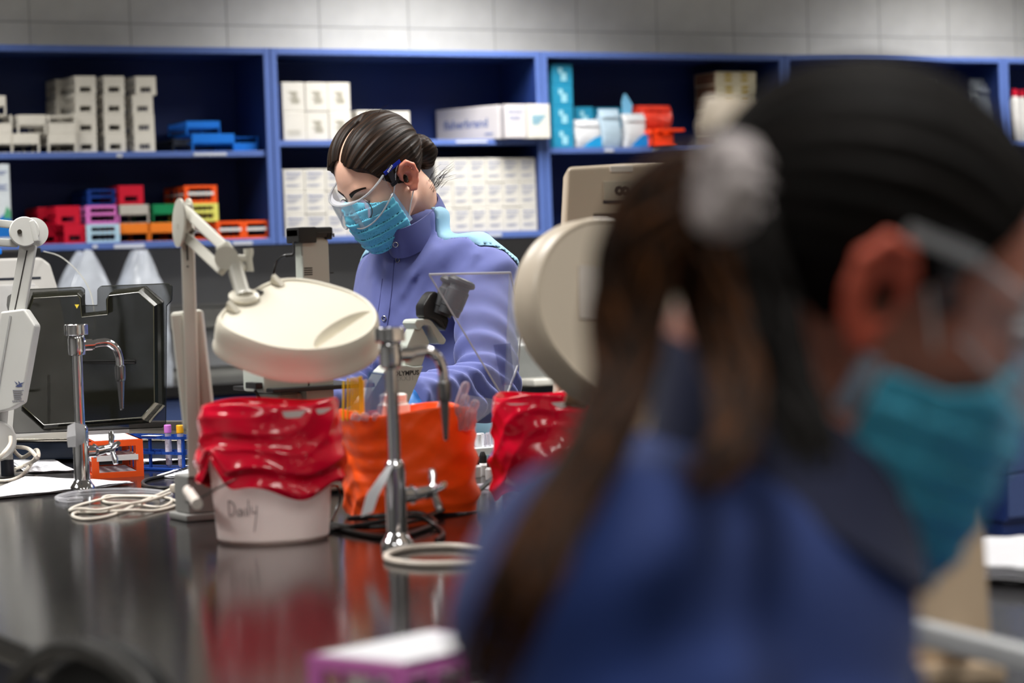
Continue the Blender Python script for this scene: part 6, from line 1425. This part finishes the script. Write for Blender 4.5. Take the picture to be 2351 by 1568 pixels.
# ------------------------------------------------------------------ near worker seen from behind, out of focus
DP = 1.40
f2 = cvec(.93, .34, .13).normalized(); l2 = cvec(-.11, -.08, .99); l2 = (l2 - f2 * l2.dot(f2)).normalized(); u2 = f2.cross(l2)
H2 = P(2036, 690, DP) - l2 * -.076
M2 = frame(H2, f2, l2, u2) @ Matrix.Scale(1.0, 4); M2c = CI @ M2
up3 = np.array(CI.to_3x3() @ Vector((0, 0, 1))); DnW = -up3
fc = np.array(CI.to_3x3() @ Vector((f2.x, f2.y, 0)).normalized()); lc = np.cross(up3, fc)
nk2 = cq(1800, 1085, 1.43); sR = cq(1375, 1385, 1.34); sL = cq(1740, 1370, 1.56); eR = cq(1560, 1900, 1.29); eL = sL + DnW * .24 + fc * .10
S2 = (sR + sL) / 2
hip2 = S2 + fc * .05; hip2 = hip2 + DnW * (float((np.array(CAMF) @ np.append(hip2, 1))[2]) - .57)
zof = lambda p: float((np.array(CAMF) @ np.append(p, 1))[2])
drop = lambda p, z: p + DnW * (zof(p) - z)
wR2 = drop(eR + fc * .24 + lc * .06, .985); wL2 = drop(eL + fc * .22 - lc * .05, .985)
fx0 = CAMF @ Vector(hip2)
person2 = thing('person', 'seated person in a royal blue lab coat with long brown ponytail, seen from behind', 'person', (fx0.x, fx0.y, 0))
hpR, hpL = hip2 - lc * .085, hip2 + lc * .085; kR, kL = drop(hpR + fc * .42 - lc * .02, .54), drop(hpL + fc * .42 + lc * .0, .54); aR, aL = drop(kR - fc * .05, .085), drop(kL - fc * .02, .085)
pts_all = np.array([hip2, kR, kL, aR, aL, sR, sL, eR, eL, wR2, wL2, np.array(M2c.translation)])
lo = pts_all.min(0) - .2; hi = pts_all.max(0) + .2; h2 = np.array(M2c.translation)
g = Field(*[nonuni(lo[k], hi[k], h2[k] - .17, h2[k] + .17, .0036, .016) for k in range(3)])
f = head_sdf(xform(g, M2c))
f = smin(f, chain(g, [np.array(M2c @ Vector((-.030, 0, -.005))), np.array(M2c @ Vector((-.045, 0, -.07))), nk2 + DnW * .02], [.054, .054, .062], .02), .022)
B2 = np.stack([fc, lc, up3], 1); mid2 = S2 * .62 + hip2 * .38; ax2 = (S2 - hip2) / np.linalg.norm(S2 - hip2); ay2 = lc - ax2 * lc.dot(ax2); ay2 /= np.linalg.norm(ay2); B2 = np.stack([np.cross(ay2, ax2), ay2, ax2], 1)
f = smin(f, chain(g, [sR, nk2 + DnW * .06, sL], [.055, .06, .055], .03), .03); f = smin(f, ell(g, mid2, (.105, .155, .28), B2.tolist()), .05); f = smin(f, ell(g, hip2, (.12, .16, .15), B2.tolist()), .05)
for a, b, c in ((sR, eR, wR2), (sL, eL, wL2)): f = smin(f, chain(g, [a, b, c], [.048, .04, .028], .01), .02)
for a, b, c in ((hpR, kR, aR), (hpL, kL, aL)): f = smin(f, chain(g, [a, b, c], [.085, .058, .042], .02), .03); f = smin(f, cap(g, c + DnW * .05, c + DnW * .055 + fc * .13, .033, .029), .02)
co, q = nets(g, f); me = npmesh('body', co, q, CAMF, 1); flush(me, M2, M_ear2); me.materials[0] = M_skin2; part('body', me, None, person2)
# coat
g = Field(*[np.arange(lo[k], hi[k], .009) for k in range(3)])
fj = chain(g, [sR, nk2 + DnW * .075, sL], [.078, .070, .074], .03)
fj = smin(fj, cap(g, nk2 + DnW * .10 - fc * .05, S2 - fc * .045 + DnW * .13, .075, .09), .06)
fj = smin(fj, ell(g, mid2, (.112, .17, .31), B2.tolist()), .06); fj = smin(fj, ell(g, hip2 + DnW * .02, (.15, .19, .24), B2.tolist()), .06)
fj = fj + .003 * np.sin((g.X * .5 + g.Y * .8) * 38 + 2.4 * wob(g, 51, 8)) + .003 * wob(g, 52, 26)
for k, (a, b, c) in enumerate(((sR, eR, wR2), (sL, eL, wL2))):
    arm = chain(g, [a, b, c], [.076, .066, .050], .02); arm = arm + .006 * np.sin(g.Y * 75 + g.X * 30 + 2.5 * wob(g, 61 + k, 12)); fj = smin(fj, arm, .025)
inner = chain(g, [np.array(M2c @ Vector((-.03, 0, .0))), np.array(M2c @ Vector((-.045, 0, -.06))), nk2 + DnW * .03], [.056, .058, .066], .02); fj = smax(fj, -inner, .006)
hz_ = g.X * DnW[0] + g.Y * DnW[1] + g.Z * DnW[2]; fj = np.maximum(fj, hz_ - (float(hip2 @ DnW) + .07))
for c, b in ((wR2, eR), (wL2, eL)):
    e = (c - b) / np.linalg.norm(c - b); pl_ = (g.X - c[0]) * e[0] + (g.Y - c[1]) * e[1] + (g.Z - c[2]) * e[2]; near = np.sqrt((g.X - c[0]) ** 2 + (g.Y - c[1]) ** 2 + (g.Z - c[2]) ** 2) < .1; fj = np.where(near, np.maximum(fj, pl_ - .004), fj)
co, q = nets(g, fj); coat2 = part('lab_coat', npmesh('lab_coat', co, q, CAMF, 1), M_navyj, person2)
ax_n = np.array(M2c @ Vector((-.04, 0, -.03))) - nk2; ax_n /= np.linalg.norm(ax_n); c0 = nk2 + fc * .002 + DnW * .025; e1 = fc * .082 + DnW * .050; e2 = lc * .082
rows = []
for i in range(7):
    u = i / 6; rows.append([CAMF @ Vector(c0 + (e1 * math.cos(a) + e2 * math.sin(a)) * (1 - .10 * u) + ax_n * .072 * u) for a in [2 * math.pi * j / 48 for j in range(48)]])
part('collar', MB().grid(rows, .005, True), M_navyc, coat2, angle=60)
g = Field(*[np.arange(min(hip2[k], aR[k], aL[k], kR[k], kL[k]) - .2, max(hip2[k], aR[k], aL[k], kR[k], kL[k]) + .2, .016) for k in range(3)])
f = ell(g, hip2, (.13, .17, .16), B2.tolist())
for a, b, c in ((hpR, kR, aR), (hpL, kL, aL)): f = smin(f, chain(g, [a, b, c], [.095, .072, .062], .03), .03)
hz_ = g.X * DnW[0] + g.Y * DnW[1] + g.Z * DnW[2]; f = np.maximum(f, hz_ - float(aR @ DnW) - .035); co, q = nets(g, f); part('trousers', npmesh('trousers', co, q, CAMF, 1), M_trouser, person2)
for c in (aR, aL):
    g = Field.box(c - .2, c + .2, .009); f = smin(cap(g, c + DnW * .035 - fc * .03, c + DnW * .045 + fc * .15, .043, .040), cap(g, c, c + DnW * .04, .045, .045), .02); hz_ = g.X * DnW[0] + g.Y * DnW[1] + g.Z * DnW[2]; f = np.maximum(f, hz_ - float(c @ DnW) - .0835)
    co, q = nets(g, f); part('shoe', npmesh('shoe', co, q, CAMF, 1), M_shoe, person2)
part('glove', glove_mesh('glove', wv(wR2), wv(wR2) - wv(eR), Vector((0, 0, -1)), .35, -1), M_glove, person2); part('glove', glove_mesh('glove', wv(wL2), wv(wL2) - wv(eL), Vector((0, 0, -1)), .35, 1), M_glove, person2)
# hair pulled back into a tie
g = Field.box((-.16, -.105, -.11), (.13, .105, .17), .0034)
h0 = head_sdf(g, False, False); a_ = np.arctan2(g.Y, g.Z - .02)
sh = h0 - .008 + .0014 * np.sin(a_ * 30 + 3 * wob(g, 71, 25)) + .001 * np.sin(a_ * 64 + 4 * wob(g, 72, 30))
line = np.interp(g.Z + .26 * np.abs(g.Y) - .012, np.array([-.10, -.07, -.05, -.02, .012, .035, .055, .072, .088, .10, .2]), np.array([-.055, -.045, -.034, -.026, .006, .036, .055, .068, .078, .13, .3])).astype(np.float32)
V = smax(sh, g.X - line, .006); V = smax(V, -(h0 + .004), .001); V = np.maximum(V, -.085 - g.Z - .3 * (g.X + .08))
V = smin(V, cap(g, (-.09, 0, .03), (-.112, 0, .036), .030, .018), .02)
co, q = nets(g, V); hair2 = part('hair', npmesh('hair', co, q, M2, 1, {'flow': flow_scalp}), M_hair2, person2)
# scrunchie
T0 = P(1672, 425, 1.235); tx = cvec(-.97, -.12, -.2).normalized(); TF = zframe(T0, tx, tuple(UP)); rows = []
for i in range(64):
    a = 2 * math.pi * i / 64; ruf = 1 + .16 * math.sin(11 * a) + .08 * math.sin(23 * a + 1); rows.append([TF @ Vector(((.017 + .0085 * ruf * math.cos(b)) * math.cos(a), (.017 + .0085 * ruf * math.cos(b)) * math.sin(a) * 1.2, .0125 * ruf * math.sin(b) + .002 * math.sin(9 * a))) for b in [2 * math.pi * j / 14 for j in range(14)]])
rows.append(rows[0]); part('hair_tie', MB().grid(rows, 0, True), mat('white scrunchie', (178, 170, 170), .8, var=.06, scale=60, bump=.3), hair2, angle=80, label='white gathered hair tie')
# ponytail: many curved locks
def locks(paths, n, spread, r0, seed):
    r = random.Random(seed); vs = []; fl = []; fs = []
    for k in range(n):
        path, wds = paths[k % len(paths)]; a0 = r.random() * 6.28; rad = math.sqrt(r.random()); pts = []; ph = r.random() * 6.28; ln = .80 + .2 * r.random()
        C_ = catmull([P(*p) for p in path], 6); N_ = max(6, int(len(C_) * ln)); wfull = [np.interp(i / (len(C_) - 1) * (len(wds) - 1), range(len(wds)), wds) for i in range(len(C_))]
        for i in range(N_):
            t = (C_[min(i + 1, len(C_) - 1)] - C_[max(i - 1, 0)]).normalized(); sx_ = t.cross(FW).normalized(); w_ = wfull[i] * rad
            aa = a0 + .8 * math.sin(i * .22 + ph); pts.append(C_[i] + sx_ * (w_ * math.cos(aa)) + FW * (w_ * .7 * math.sin(aa)))
        b = MB(); rr = r0 * (.7 + .6 * r.random()); b.tube(pts, [rr * (min(1, .5 + i * .15)) * (1 - .75 * (i / N_) ** 3) for i in range(N_)], 6)
        n0 = len(vs); vs += b.v; fs += [tuple(i + n0 for i in q) for q in b.f]; fl += [(k * .37 + (j % 6) * .05, (j // 6) * .08, k) for j in range(len(b.v))]
    me = bpy.data.meshes.new('ponytail'); me.from_pydata(vs, [], fs); A = me.attributes.new('flow', 'FLOAT_VECTOR', 'POINT'); A.data.foreach_set('vector', np.array(fl, np.float32).ravel()); me.shade_smooth(); return me
mainp = [(1665, 437, 1.368), (1610, 407, 1.358), (1545, 437, 1.350), (1480, 542, 1.342), (1440, 702, 1.334), (1425, 862, 1.314), (1375, 1012, 1.268), (1290, 1162, 1.200), (1200, 1332, 1.155), (1130, 1492, 1.147), (1085, 1652, 1.139)]
midp = [(1665, 437, 1.368), (1605, 432, 1.358), (1565, 532, 1.350), (1560, 692, 1.342), (1570, 852, 1.316), (1540, 992, 1.266), (1440, 1102, 1.206), (1320, 1202, 1.157), (1230, 1342, 1.139), (1180, 1462, 1.139)]
rgtp = [(1665, 442, 1.371), (1610, 462, 1.363), (1610, 572, 1.358), (1650, 732, 1.350), (1690, 872, 1.327), (1680, 1002, 1.278), (1640, 1075, 1.258), (1570, 1130, 1.233)]
napep = [(1690, 492, 1.382), (1700, 612, 1.374), (1745, 752, 1.358), (1800, 892, 1.338), (1850, 1002, 1.302), (1868, 1102, 1.270)]
pt = part('ponytail', locks([(mainp, (.010, .018, .025, .023, .018, .016, .017, .017, .013)), (mainp, (.010, .018, .025, .023, .018, .016, .017, .017, .013)), (rgtp, (.010, .014, .017, .016, .015, .014, .009))], 150, 1, .0030, 3), M_pony, hair2); pt['kind'] = 'stuff'
pt = part('nape_locks', locks([(napep, (.02, .024, .022, .020, .016, .010))], 50, 1, .0045, 9), M_hair2, hair2); pt['kind'] = 'stuff'
headgear(M2, person2, M_maskd, False, film('clear goggle', (214, 214, 220), .05, .03, .7), film('clear goggle rim', (190, 192, 196), .5, .06, .9), film('clear goggle rim', (190, 192, 196), .5, .06, .9), .012, M2 @ Matrix.Translation((-.014, 0, -.022)) @ Matrix.Scale(1.10, 4))
# stool that carries her, hidden behind the coat
st = CAMF @ Vector(hip2 - fc * .01); t = thing('lab_stool', 'black round lab stool under the seated person in the royal blue coat', 'stool', (st.x, st.y, 0))
part('seat', MB().lathe([(.0, .36), (.15, .36), (.165, .37), (.165, .395), (.15, .405), (.0, .405)], 32, None, False), M_chair, t, world=False); part('column', MB().cyl((0, 0, .06), (0, 0, .36), .025), M_bolt, t, world=False)
for k in range(5):
    a = 2 * math.pi * k / 5; part('leg', MB().bar((0, 0, .07), (.22 * math.cos(a), .22 * math.sin(a), .03), .035, .025, (0, 0, 1), .004), M_bk, t, world=False); part('glide', MB().cyl((.215 * math.cos(a), .215 * math.sin(a), 0), (.215 * math.cos(a), .215 * math.sin(a), .03), .018), M_bk, t, world=False)
